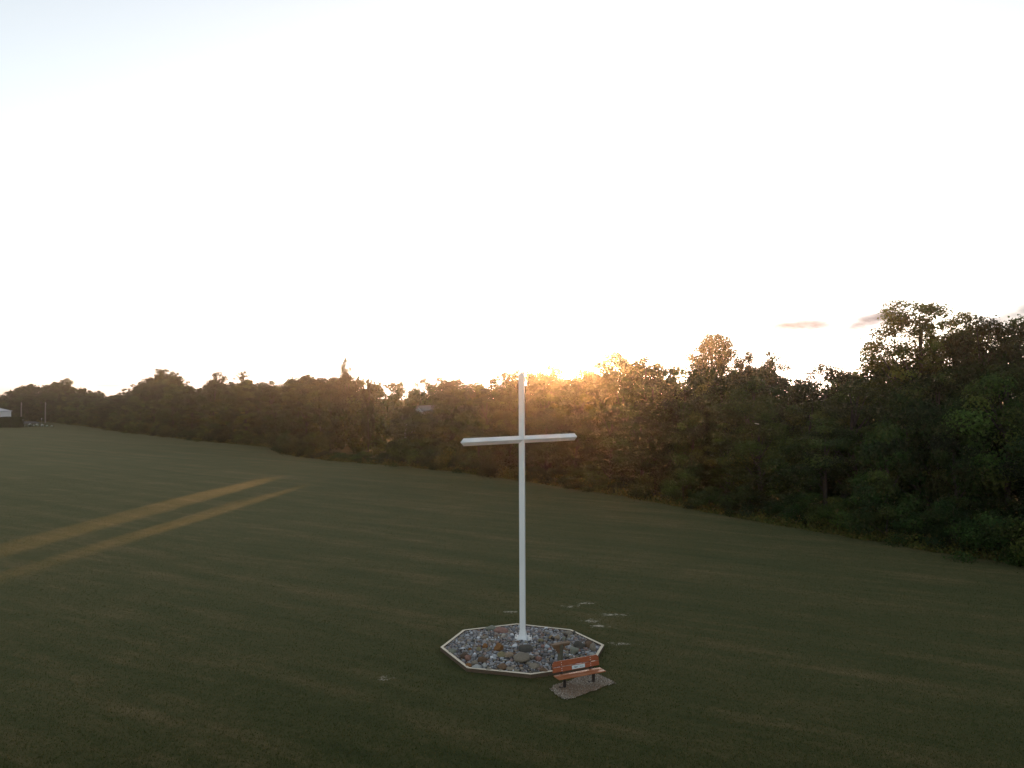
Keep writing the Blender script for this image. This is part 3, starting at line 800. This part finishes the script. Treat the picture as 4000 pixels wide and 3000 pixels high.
# big, recognisable boulders: photo position of centre, width, height (in 1/6.144 px), colour, shape, label
CB = {'gg': (0.17, 0.175, 0.14), 'pk': (0.25, 0.15, 0.125), 'wh': (0.36, 0.34, 0.29), 'db': (0.085, 0.06, 0.045), 'pb': (0.20, 0.115, 0.09), 'ru': (0.17, 0.085, 0.035),
      'gt': (0.19, 0.165, 0.13), 'lg': (0.27, 0.275, 0.265), 'br': (0.13, 0.085, 0.055), 'ol': (0.19, 0.165, 0.095), 'tn': (0.24, 0.185, 0.13), 'dg': (0.085, 0.08, 0.07), 'bw': (0.34, 0.37, 0.40), 'yt': (0.27, 0.19, 0.105)}
BA = [ # origin 1720
 (1240, 105, 260, 135, 'gg', .3, 'large grey-green boulder overlapping the rear timber left of the cross'),
 (1460, 200, 270, 150, 'pk', .1, 'big smooth pink granite boulder behind and left of the cross'),
 (1523, 290, 85, 66, 'wh', 0, None), (290, 655, 170, 120, 'gg', .2, 'pale green-grey boulder nearest the left corner of the bed'),
 (575, 785, 190, 160, 'db', .2, 'dark brown boulder near the left front timber'), (665, 840, 130, 150, 'pb', .5, 'upright pinkish slab leaning on the dark brown boulder'),
 (680, 985, 130, 120, 'ru', .2, 'rust brown round boulder by the front left corner'), (840, 930, 170, 110, 'gt', .3, None),
 (870, 1020, 210, 110, 'lg', .1, 'pale whitish oblong boulder lying along the front left timber'), (1060, 1010, 100, 130, 'lg', .2, None),
 (1000, 885, 180, 140, 'br', .4, None), (1170, 1070, 150, 85, 'gt', .1, None),
 (1390, 640, 200, 210, 'ru', .6, 'orange-brown pointed boulder in the middle left of the bed'), (1480, 790, 180, 150, 'ol', .2, 'olive tan boulder in front of the orange-brown one'),
 (1670, 790, 220, 120, 'tn', .2, None), (1490, 1040, 190, 140, 'br', .2, None), (1680, 1065, 180, 90, 'gt', .2, None),
 (1960, 890, 350, 260, 'gt', .9, 'largest boulder, grey-tan and rounded, in the front middle of the bed'),
 (2020, 680, 330, 190, 'dg', .8, 'dark angular boulder between the largest one and the cross'),
 (1070, 580, 120, 140, 'ru', .5, None), (930, 640, 110, 120, 'ol', .5, None), (1070, 350, 170, 100, 'gt', .4, None), (715, 620, 80, 80, 'ru', .2, None),
 (590, 1400, 1, 1, 'gt', 0, 'skip')]
BB = [ # origin 2000
 (480, 840, 170, 130, 'gt', .3, None), (630, 870, 150, 140, 'pb', .7, 'flat reddish tan slab tilted right of the largest boulder'),
 (545, 1030, 200, 180, 'gt', .6, 'grey-tan wedge-shaped boulder by the front corner left of the bench'), (560, 1140, 180, 80, 'dg', .3, None), (760, 1110, 170, 110, 'br', .4, None),
 (1480, 690, 230, 170, 'gg', .4, 'grey-green sloping boulder just above the bench back'), (1620, 560, 200, 210, 'dg', .6, 'dark grey boulder leaning in the right of the bed'),
 (1585, 640, 120, 90, 'pb', .2, None), (1840, 530, 150, 160, 'br', .2, 'brown block-like boulder near the right corner of the bed'),
 (1950, 600, 130, 230, 'gt', .5, 'tall pale slab standing upright near the right corner'), (1850, 420, 180, 90, 'db', .2, None),
 (1370, 240, 170, 120, 'gt', .5, 'grey-tan angular boulder at the rear right corner of the bed'), (1475, 225, 110, 110, 'dg', .5, 'dark boulder poking over the rear right timber'),
 (945, 370, 110, 120, 'yt', .4, 'yellow-tan boulder behind the left spotlight'), (1075, 370, 110, 120, 'tn', .4, 'pinkish tan boulder between the two spotlights'),
 (845, 590, 115, 90, 'bw', .1, 'blue-white oval stone left of the wooden stand'), (740, 580, 90, 85, 'pk', .1, None), (905, 650, 85, 65, 'pk', .2, None),
 (690, 430, 120, 85, 'ol', .2, None), (1260, 370, 120, 90, 'gg', .2, None), (1340, 540, 150, 60, 'bw', .6, None), (935, 215, 80, 55, 'bw', .3, None), (1915, 720, 150, 100, 'lg', .4, None),
 (1240, 210, 100, 70, 'gt', .3, None), (1140, 330, 60, 80, 'lg', .2, None)]
big = []
rng_b = np.random.default_rng(31)
for lst, ox in ((BA, 1720), (BB, 2000)):
    for (zx, zy, w_, h_, cl, ang, lab) in lst:
        if lab == 'skip': continue
        zy += 6
        px, py = ox + zx / 6.144, 2430 + zy / 6.144
        p = G(px, py, 0.22)
        m = p.y / F
        W = w_ / 6.144 * m; Hh = h_ / 6.144 * m
        rx = W / 2; rz = max(0.05, Hh / 2 * 0.92); ry = min(rx, rz * 1.3)
        big.append((p.x, p.y, max(rx, ry)))
        me_v, me_f = rock_arrays(rng_b, 3 if W > .25 else 2, rx * 1.22, ry * 1.15, rz * 1.25, ang)
        tint = np.array(CB[cl]) * rng_b.uniform(0.9, 1.1)
        me = mesh_np('boulder', me_v, me_f, M_STONE, ang < 0.35, np.tile(tint, (len(me_v), 1)))
        zc = mound(p.x, p.y) + rz * 0.72
        if lab:
            ob = link(bpy.data.objects.new('boulder', me)); ob.location = (p.x, p.y, zc)
            tag(ob, lab, 'boulder', 'large boulders in the stone bed')
        else:
            ob = link(bpy.data.objects.new('stone', me), bed); ob.location = Vector((p.x, p.y, zc)) - BEDC
        ob.rotation_euler = (0, 0, rng_b.uniform(-.3, .3))

SCOL = 1.12 * np.array([(0.185, 0.18, 0.18), (0.24, 0.235, 0.235), (0.12, 0.12, 0.125), (0.30, 0.31, 0.325), (0.20, 0.17, 0.135), (0.22, 0.165, 0.145), (0.085, 0.078, 0.075), (0.15, 0.10, 0.07), (0.50, 0.51, 0.52), (0.18, 0.165, 0.125), (0.155, 0.16, 0.17), (0.26, 0.22, 0.19)])
def stones():
    rng = np.random.default_rng(3); rnd = random.Random(3)
    xs = [p.x for p in INN]; ys = [p.y for p in INN]
    placed = []
    grid = {}
    def free(x, y, r):
        gx, gy = int(x / .2), int(y / .2)
        for i in range(gx - 2, gx + 3):
            for j in range(gy - 2, gy + 3):
                for (a, b, c) in grid.get((i, j), ()):
                    if (a - x) ** 2 + (b - y) ** 2 < ((c + r) * 0.90) ** 2: return False
        for (a, b, c) in big:
            if (a - x) ** 2 + (b - y) ** 2 < ((c * .8 + r)) ** 2: return False
        return True
    sizes = [rnd.uniform(.065, .098) for _ in range(420)] + [rnd.uniform(.042, .065) for _ in range(3200)] + [rnd.uniform(.032, .048) for _ in range(6000)]
    for r in sizes:
        for _ in range(7):
            x, y = rnd.uniform(min(xs), max(xs)), rnd.uniform(min(ys), max(ys))
            if in_poly(x, y, INN) and math.hypot(x - CB0.x, y - CB0.y) > 0.2 and free(x, y, r):
                placed.append((x, y, r)); grid.setdefault((int(x / .2), int(y / .2)), []).append((x, y, r)); break
    placed.sort(key=lambda p: -p[2])
    print('stones', len(placed))
    base = [rock_arrays(np.random.default_rng(100 + k), 2, 1, .85, .62, rnd.choice([0, .3, .5])) for k in range(14)]
    small = [rock_arrays(np.random.default_rng(200 + k), 1, 1, .85, .65, 0) for k in range(14)]
    # shared meshes for the individually built stones: shape x colour
    shared = {}
    Vs, Fs, Cs, off = [], [], [], 0
    nind = 290 - 25
    for i, (x, y, r) in enumerate(placed):
        ci = int(rng.choice(len(SCOL), p=np.array([3.4, 3.6, 2.2, 2.4, 2.2, 1.0, 1.2, .6, .7, 1.8, 2.0, 1]) / 22.1))
        z = mound(x, y) + r * 0.22 + (0.03 * rnd.random() if r < .06 else 0)
        if i < nind:
            k = (rnd.randrange(14), ci)
            if k not in shared:
                v, f = base[k[0]]
                shared[k] = mesh_np('stone', v, f, M_STONE, True, np.tile(SCOL[ci], (len(v), 1)))
            ob = link(bpy.data.objects.new('stone', shared[k]), bed)
            ob.location = Vector((x, y, z + r * .15)) - BEDC; s = r * 1.1
            ob.scale = (s * rnd.uniform(.9, 1.25), s * rnd.uniform(.85, 1.1), s * rnd.uniform(.8, 1.1)); ob.rotation_euler = (rnd.uniform(-.3, .3), rnd.uniform(-.3, .3), rnd.uniform(0, 6.28))
        else:
            v, f = (base if r > .06 else small)[rnd.randrange(14)]
            mt = Euler((rnd.uniform(-.5, .5), rnd.uniform(-.5, .5), rnd.uniform(0, 6.28))).to_matrix()
            vv = (v * np.array([rnd.uniform(.9, 1.3), rnd.uniform(.8, 1.1), rnd.uniform(.8, 1.2)]) * r * 1.12) @ np.array(mt).T + [x - BEDC.x, y - BEDC.y, z]
            Vs.append(vv); Fs.append(f + off); off += len(vv)
            Cs.append(np.tile(SCOL[ci] * rnd.uniform(.75, 1.25), (len(vv), 1)))
    me = mesh_np('pebbles', np.concatenate(Vs), np.concatenate(Fs), M_STONE, True, np.concatenate(Cs))
    ob = link(bpy.data.objects.new('pebbles', me), bed); tag(ob, kind='stuff')
    print('pebble tris', len(me.polygons))

# ------------------------------------------------------------------ the cross
CB0 = G(2042, 2500, 0.20)
CANG = R(35.0)
CTOP = CAMH + (1530 - 1450) / F * CB0.y
CBAR = CAMH - (1716 - 1530) / F * CB0.y
stones()
cr = empty('cross', (CB0.x, CB0.y, 0), CANG, 'tall white cross with pointed ends standing in the stone bed', 'cross')
# slight lean seen in the photo
cr.rotation_euler = (0, R(-0.30), CANG)
s = 0.222; hd = s / math.sqrt(2)   # half diagonal
def diamond_bar(bm, axis, a, b, tip, shift=0.0):
    if axis == 'Z': ring = [Vector((hd, 0, 0)), Vector((0, hd, 0)), Vector((-hd, 0, 0)), Vector((0, -hd, 0))]; ax = Vector((0, 0, 1))
    else: ring = [Vector((0, hd, 0)), Vector((0, 0, hd)), Vector((0, -hd, 0)), Vector((0, 0, -hd))]; ax = Vector((1, 0, 0))
    return ring, ax
# upright: from flare top to pointed top
bm = bmesh.new()
ring, ax = diamond_bar(bm, 'Z', 0, 0, 0)
zf = 0.62; zb = 0.24
prof = [(zb, 1.0), (CTOP - 0.14, 1.0)]
rr = [[bm.verts.new(q * k + ax * z) for q in ring] for z, k in prof]
for i in range(4): bm.faces.new((rr[0][i], rr[0][(i + 1) % 4], rr[1][(i + 1) % 4], rr[1][i]))
tip = bm.verts.new((0, 0, CTOP))
for i in range(4): bm.faces.new((rr[1][i], rr[1][(i + 1) % 4], tip))
bm.faces.new(rr[0][::-1])
bm_obj('upright_post', bm, M_WHITE, cr, bevel=0.006)
# crossbar, pointed at both ends
bm = bmesh.new()
ring, ax = diamond_bar(bm, 'X', 0, 0, 0)
HL = 2.98; tp_ = 0.15
hh = 1.004
rr = [[bm.verts.new(q * hh + ax * x + Vector((0, 0, CBAR))) for q in ring] for x in (-HL + tp_, HL - tp_)]
for i in range(4): bm.faces.new((rr[0][i], rr[0][(i + 1) % 4], rr[1][(i + 1) % 4], rr[1][i]))
for k, x in ((0, -HL), (1, HL)):
    tip = bm.verts.new((x, 0, CBAR))
    for i in range(4): bm.faces.new((rr[k][i], rr[k][(i + 1) % 4], tip))
bm_obj('crossbar', bm, M_WHITE, cr, bevel=0.006)
# four flared skirt sheets at the foot, one per face, with scalloped lower edge
for i in range(4):
    a0 = math.pi / 4 + i * math.pi / 2
    nrm = Vector((math.cos(a0), math.sin(a0), 0)); tn = Vector((-nrm.y, nrm.x, 0))
    d0 = s / 2 + 0.004
    bm = bmesh.new()
    P = [(-s/2, 0.62, 0), (s/2, 0.62, 0), (s/2 + .03, 0.42, .03), (s/2 + .085, 0.26, .085), (s*.28, .25, .085), (s*.14, .29, .08), (0, .25, .085), (-s*.14, .29, .08), (-s*.28, .25, .085), (-s/2 - .085, 0.26, .085), (-s/2 - .03, 0.42, .03)]
    vs = [bm.verts.new(tn * u + nrm * (d0 + o) + Vector((0, 0, z))) for u, z, o in P]
    vb = [bm.verts.new(tn * u * .98 + nrm * (d0 + o - .008) + Vector((0, 0, z))) for u, z, o in P]
    bm.faces.new((vs[0], vs[1], vs[2], vs[10])); bm.faces.new((vs[10], vs[2], vs[3], vs[4], vs[5], vs[6], vs[7], vs[8], vs[9]))
    bm.faces.new((vb[10], vb[2], vb[1], vb[0])); bm.faces.new((vb[9], vb[8], vb[7], vb[6], vb[5], vb[4], vb[3], vb[2], vb[10]))
    for k in range(11): bm.faces.new((vs[k], vb[k], vb[(k + 1) % 11], vs[(k + 1) % 11]))
    bm_obj('base_flare', bm, M_WHITE, cr)
# bright V-shaped anchor brackets with bolts at the diagonal corners
for i, (ox_, oy_) in enumerate(((-.27, -.04), (.33, -.12), (.25, .16), (-.22, .22))):
    c = Matrix.Rotation(-CANG, 3, 'Z') @ Vector((ox_, oy_, 0)); off_ = c.length; c.normalize(); a0 = math.atan2(c.y, c.x)
    bm = bmesh.new()
    basep = c * off_
    for sg in (-1, 1):
        rot = Matrix.Rotation(a0 + sg * R(45), 3, 'Z')
        box(bm, basep + (rot @ Vector((-0.065, sg * 0.0, 0))) + Vector((0, 0, 0.285)), (0.10, 0.014, 0.12), rot)
    box(bm, basep + c * -0.05 + Vector((0, 0, 0.215)), (0.22, 0.2, 0.014), Matrix.Rotation(a0, 3, 'Z'))
    br = bm_obj('anchor_bracket', bm, M_GALV, cr)
    bm = bmesh.new(); q = basep + c * 0.02
    tube(bm, [q + Vector((0, 0, .2)), q + Vector((0, 0, .43))], [.013, .013], 8)
    tube(bm, [q + Vector((0, 0, .30)), q + Vector((0, 0, .33))], [.03, .03], 6)
    bm_obj('bolt', bm, M_GALV, br)

# ------------------------------------------------------------------ bench
bl = G(2162, 2640.5, .45); brr = G(2344, 2607.4, .45); fl = G(2184.4, 2653, .45); fr = G(2365, 2620, .45)
bc = (bl + brr + fl + fr) / 4
bdir = ((brr - bl) + (fr - fl)).normalized(); BANG = math.atan2(bdir.y, bdir.x)
BL = ((brr - bl).length + (fr - fl).length) / 2
bench = empty('park_bench', (bc.x, bc.y, 0), BANG, 'orange-stained wooden bench on black metal legs in front of the stone bed', 'bench')
def plank(name, c, sx, sy, sz, mat, parent, rotx=0, bev=0.008):
    bm = bmesh.new(); box(bm, (0, 0, 0), (sx, sy, sz))
    o = bm_obj(name, bm, mat, parent, bevel=bev); o.location = c; o.rotation_euler = (rotx, 0, 0); return o
plank('seat_plank', (0.0, -0.112, .435), BL, 0.185, .04, M_SEAT, bench)
plank('seat_plank', (0.0, 0.112, .435), BL, 0.185, .04, M_SEAT, bench)
LEAN = R(-9)
def back_plank(zc, yc, h_, cham, name='back_plank'):
    bm = bmesh.new(); L2 = BL / 2
    ch = 0.09 if cham else 0.0
    if cham: pl = [(-L2, 0, -h_/2), (L2, 0, -h_/2), (L2, 0, h_/2 - ch), (L2 - ch * .8, 0, h_/2), (-L2 + ch * .8, 0, h_/2), (-L2, 0, h_/2 - ch)]
    else: pl = [(-L2, 0, -h_/2), (L2, 0, -h_/2), (L2, 0, h_/2), (-L2, 0, h_/2)]
    prism(bm, pl, (0, 0.042, 0))
    o = bm_obj(name, bm, M_STAIN, bench, bevel=0.006); o.location = (0, yc, zc); o.rotation_euler = (LEAN, 0, 0); return o
lowp = back_plank(0.605, 0.245, 0.165, False)
upp = back_plank(0.80, 0.278, 0.19, True)
for x in (-0.60, 0.60):
    bm = bmesh.new(); box(bm, (x, 0.05, .19), (.085, .085, .46)); lg = bm_obj('leg', bm, M_DARK, bench, bevel=.006)
    bm = bmesh.new(); box(bm, (x, 0.03, .405), (.06, .36, .022)); bm_obj('seat_bracket', bm, M_DARK, bench)
    bm = bmesh.new()
    tube(bm, [(x, .09, .39), (x, .2, .42), (x, .275, .56), (x, .335, .86)], [.024, .024, .024, .022], 6)
    box(bm, (x, .262, .5), (.09, .03, .12))
    bm_obj('back_support', bm, M_DARK, bench)
    bm = bmesh.new(); box(bm, (x - .10, .08, .03), (.16, .05, .05)); box(bm, (x - .17, .08, .06), (.03, .05, .05)); bm_obj('foot', bm, M_DARK, bench)
    # bolt heads on the back planks
    for (z, y) in ((.57, .236), (.64, .247), (.76, .268), (.84, .282)):
        bm = bmesh.new(); tube(bm, [(x, y - .008, z), (x, y + .01, z)], [.011, .011], 8); bm_obj('bolt', bm, M_GALV, bench)
# plaque with lettering
pq = plank('plaque', (0.085, -0.004, 0.0), .54, .008, .125, M_SIGN, lowp, 0, .003)
def letter(txt, size, x, z, ex=0.0):
    cu = bpy.data.curves.new('t', 'FONT'); cu.body = txt; cu.size = size; cu.extrude = 0.001; cu.offset = ex
    o = bpy.data.objects.new('tmp', cu); COL.objects.link(o)
    bpy.context.view_layer.update()
    me = bpy.data.meshes.new_from_object(o.evaluated_get(bpy.context.evaluated_depsgraph_get()))
    bpy.data.objects.remove(o)
    me.materials.clear(); me.materials.append(M_INK)
    ob = link(bpy.data.objects.new('lettering', me), pq)
    ob.location = (x, -0.0062, z); ob.rotation_euler = (R(90), 0, 0)
letter('___', .035, -.235, -.022)
letter('love', .082, -.165, -.026, 0.0022)
letter('____', .030, -.005, -.022)
letter('the', .036, .065, -.022)
letter('rest', .046, .125, -.022)

# gravel under the bench
GP = [(300, 1330), (370, 1265), (560, 1210), (700, 1180), (870, 1080), (1100, 1010), (1300, 1030), (1430, 1090), (1640, 1190), (1640, 1230), (1520, 1260), (1340, 1330), (1250, 1380), (1100, 1420), (950, 1480), (800, 1530), (580, 1560), (470, 1500), (370, 1440)]
GPW = [G(2100 + a / 5.53, 2450 + b / 5.53) for a, b in GP]
M_GRAV = tint_mat('pea_gravel', 0.85, 0.3, 0, 0, 0.3)
def gravel():
    rng = np.random.default_rng(8); rnd = random.Random(8)
    c = sum(GPW, Vector()) / len(GPW)
    Vs, Fs, Cs, off = [], [], [], 0
    # bedding sheet, irregular rim
    pts = [c]; 
    rim = []
    for i in range(len(GPW)):
        a, b = GPW[i], GPW[(i + 1) % len(GPW)]
        for t in (0, .25, .5, .75):
            q = a.lerp(b, t); k = 0.95 + rnd.uniform(-.05, .04); rim.append(c + (q - c) * k)
    v = [[c.x, c.y, .022]] + [[c.x + (q.x - c.x) * .6, c.y + (q.y - c.y) * .6, .016] for q in rim] + [[q.x, q.y, -.02] for q in rim]
    n = len(rim)
    f = [[0, 1 + i, 1 + (i + 1) % n] for i in range(n)]
    for i in range(n):
        j = (i + 1) % n; f += [[1 + i, 1 + n + i, 1 + n + j], [1 + i, 1 + n + j, 1 + j]]
    Vs.append(np.array(v)); Fs.append(np.array(f)); off = len(v); Cs.append(np.tile([0.13, 0.095, 0.065], (len(v), 1)))
    base = [rock_arrays(np.random.default_rng(300 + k), 1, 1, .8, .6, 0) for k in range(6)]
    xs = [p.x for p in GPW]; ys = [p.y for p in GPW]
    cols = np.array([(0.20, 0.148, 0.10), (0.15, 0.10, 0.065), (0.25, 0.215, 0.175), (0.20, 0.125, 0.08), (0.085, 0.065, 0.045), (0.40, 0.37, 0.32)])
    k = 0
    while k < 7500:
        x, y = rnd.uniform(min(xs) - .1, max(xs) + .1), rnd.uniform(min(ys) - .1, max(ys) + .1)
        sx, sy = c.x + (x - c.x) / 1.07, c.y + (y - c.y) / 1.07
        if not in_poly(sx if rnd.random() < .12 else x, sy if rnd.random() < .12 else y, GPW): continue
        k += 1
        d = math.hypot(x - c.x, y - c.y)
        bv, bf = base[rnd.randrange(6)]
        r = rnd.uniform(.010, .026)
        a = rnd.uniform(0, 6.28); ca, sa = math.cos(a), math.sin(a)
        vv = bv * r; vv = np.stack([vv[:, 0] * ca - vv[:, 1] * sa + x, vv[:, 0] * sa + vv[:, 1] * ca + y, vv[:, 2] + max(0.006, .040 - .012 * d)], 1)
        # greyer rim, browner middle
        ci = rnd.choice([0, 2, 5, 4, 2, 0]) if (y + rnd.gauss(0, .12) > c.y + .12 or d + rnd.gauss(0, .12) > 1.0) else rnd.choice([0, 1, 3, 0, 3, 4, 2, 1])
        Vs.append(vv); Fs.append(bf + off); off += len(vv); Cs.append(np.tile(cols[ci] * rnd.uniform(.8, 1.2), (len(vv), 1)))
    o = link(bpy.data.objects.new('gravel_pad', mesh_np('gravel_pad', np.concatenate(Vs), np.concatenate(Fs), M_GRAV, False, np.concatenate(Cs))))
    tag(o, 'irregular patch of beige pea gravel under the bench', kind='stuff')
gravel()

# ------------------------------------------------------------------ wooden stand with two spotlights
sp = G(2189, 2592, 0.16)
st = empty('wooden_stand', (sp.x, sp.y, 0), R(28), 'T-shaped brown and grey timber stand in the stones behind the bench', 'stand')
STZ = CAMH - (2508 - 1530) / F * sp.y
bm = bmesh.new(); box(bm, (0, 0, (STZ - .045) / 2), (.15, .15, STZ - .045), Matrix.Rotation(R(18), 3, 'Z')); bm_obj('post', bm, M_GREYW, st, bevel=.006)
bm = bmesh.new(); box(bm, (-.205, 0, STZ - .02), (.40, .2, .045)); bm_obj('cap_board', bm, M_CAPW, st, bevel=.005)
bm = bmesh.new(); box(bm, (.205, 0, STZ - .02), (.40, .2, .045)); bm_obj('cap_board', bm, M_CAPW, st, bevel=.005)
bm = bmesh.new()
prism(bm, [(-.40, -.10, STZ - .045), (-.09, -.10, STZ - .045), (-.09, -.10, STZ - .17), (-.33, -.10, STZ - .17)], (0, .04, 0)); bm_obj('apron_board', bm, M_BROWN, st, bevel=.004)
bm = bmesh.new()
prism(bm, [(-.26, -.095, STZ - .175), (-.085, -.095, STZ - .175), (-.085, -.095, STZ - .36), (-.17, -.095, STZ - .33)], (0, .038, 0)); bm_obj('brace', bm, M_BROWN, st, bevel=.004)
bm = bmesh.new()
prism(bm, [(.09, -.10, STZ - .045), (.38, -.10, STZ - .045), (.34, -.10, STZ - .11), (.09, -.10, STZ - .13)], (0, .04, 0)); bm_obj('apron_board', bm, M_BROWN, st, bevel=.004)
bm = bmesh.new()
prism(bm, [(.085, -.095, STZ - .135), (.17, -.095, STZ - .135), (.25, -.095, STZ - .30), (.21, -.095, STZ - .32), (.085, -.095, STZ - .24)], (0, .038, 0)); bm_obj('brace', bm, M_CAPW, st, bevel=.004)
def spotlight(lx, ly, ln, ht, label):
    q = st.matrix_world if False else None
    a = R(28); x = sp.x + lx * math.cos(a) - ly * math.sin(a); y = sp.y + lx * math.sin(a) + ly * math.cos(a)
    t = empty('spotlight', (x, y, STZ + .003), R(28), label, 'spotlight', 'spotlights on the wooden stand')
    bm = bmesh.new(); tube(bm, [(0, 0, 0), (0, 0, ht)], [.012, .012], 8); tube(bm, [(0, 0, 0), (0, 0, .01)], [.03, .03], 10); bm_obj('stem', bm, M_DARK, t)
    bm = bmesh.new(); d = Vector((-.35, .75, .55)).normalized(); c = Vector((0, 0, ht))
    tube(bm, [c - d * .06, c - d * .045, c + d * .05, c + d * .075], [.022, .045, .055, .058], 12); bm_obj('lamp_head', bm, M_DARK, t)
    bm = bmesh.new(); tube(bm, [c + d * .077, c + d * .08], [.05, .05], 12); bm_obj('lens', bm, M_GLASS, t)
    bm = bmesh.new(); box(bm, c + Vector((.0, -.05, -.01)), (.07, .02, .12)); bm_obj('housing', bm, M_DARK, t)
spotlight(-.30, .05, .1, .19, 'black spotlight on the left half of the wooden stand')
spotlight(.28, .06, .1, .22, 'black spotlight on the right half of the wooden stand')

# pale branch before the dark trees, standing in for an unidentified pale bar
q = G(2957, 1655, CAMH - (1655 - 1530) / F * 57.5)
d = ray(2957, 1655); tt = 57.0 / d.y; q = Vector((d.x * tt, 57.0, CAMH + d.z * tt))
bm = bmesh.new(); tube(bm, [(-.16, 0, .03), (0, 0, .0), (.15, 0, -.035)], [.03, .035, .028], 7)
o = bm_obj('stand_in_branch', bm, M_TIMBER); o.location = q
tag(o, 'short pale branch standing in for an unidentified bar before dark foliage right of the cross', 'branch')

# ------------------------------------------------------------------ grass blades over the near lawn
def blades():
    rng = np.random.default_rng(6)
    n = 480000
    y = 19 + 75 * rng.uniform(0, 1, n) ** 2.3
    x = rng.uniform(-1, 1, n) * (y * 0.70 + 1)
    keep = np.ones(n, bool)
    # keep out of the bed and off the gravel
    import itertools
    cx, cy = BEDC.x, BEDC.y
    near = np.hypot(x - cx, y - cy) < 3.9
    for i in np.where(near)[0]:
        if in_poly(x[i], y[i], OCT): keep[i] = False
    cg = sum(GPW, Vector()) / len(GPW)
    for i in np.where(np.hypot(x - cg.x, y - cg.y) < 2.0)[0]:
        if in_poly(x[i], y[i], GPW): keep[i] = False
    for (px, py, wd, dp) in PATCHES:
        c = G(px, py); keep &= ((x - c.x) / wd) ** 2 + ((y - c.y) / dp) ** 2 > 0.5
    x, y = x[keep], y[keep]; n = len(x)
    a = rng.uniform(0, 6.28, n); h = rng.uniform(.02, .055, n); wd = rng.uniform(.007, .014, n)
    lx, ly = rng.normal(size=n) * .02, rng.normal(size=n) * .02
    z0 = -0.01 + np.zeros(n)
    for i in range(n):
        d = math.hypot(x[i] - 0.8, y[i] - 31)
        if d > 6: z0[i] = 0.10 * min(1, (d - 6) / 12) * mnoise.noise(Vector((x[i] * .06, y[i] * .06, 0))) - 0.012
    b0 = np.stack([x - np.cos(a) * wd, y - np.sin(a) * wd, z0], 1); b1 = np.stack([x + np.cos(a) * wd, y + np.sin(a) * wd, z0], 1); tp = np.stack([x + lx, y + ly, z0 + h + .012], 1)
    v = np.stack([b0, b1, tp], 1).reshape(-1, 3)
    cols = np.array([(0.036, 0.050, 0.014), (0.046, 0.054, 0.016), (0.072, 0.062, 0.026), (0.13, 0.10, 0.05), (0.030, 0.044, 0.012)])[rng.choice(5, n, p=[.3, .25, .2, .07, .18])] * rng.uniform(.8, 1.25, (n, 1))
    o = link(bpy.data.objects.new('grass', mesh_np('grass', v, np.arange(n * 3).reshape(n, 3), M_BLADE, False, np.repeat(cols, 3, 0))))
    tag(o, 'short grass blades standing on the near lawn', kind='stuff')
blades()

# ------------------------------------------------------------------ warm-tinted volume, added to imitate the veiling glow of the lens
HAZE = 0.00030
if HAZE:
    bm = bmesh.new(); box(bm, (0, 0, 13), (2 * GR + 60, 2 * GR + 60, 30))
    m = bpy.data.materials.new('glow_haze'); m.use_nodes = True; n = m.node_tree; n.nodes.clear()
    o_ = n.nodes.new('ShaderNodeOutputMaterial'); pv = n.nodes.new('ShaderNodeVolumePrincipled')
    pv.inputs['Color'].default_value = (1.0, 0.86, 0.74, 1); pv.inputs['Density'].default_value = HAZE; pv.inputs['Anisotropy'].default_value = 0.925
    n.links.new(pv.outputs[0], o_.inputs['Volume'])
    hz = bm_obj('glow_haze', bm, m); tag(hz, 'thin warm volume added to imitate the lens glow round the sun', kind='stuff')
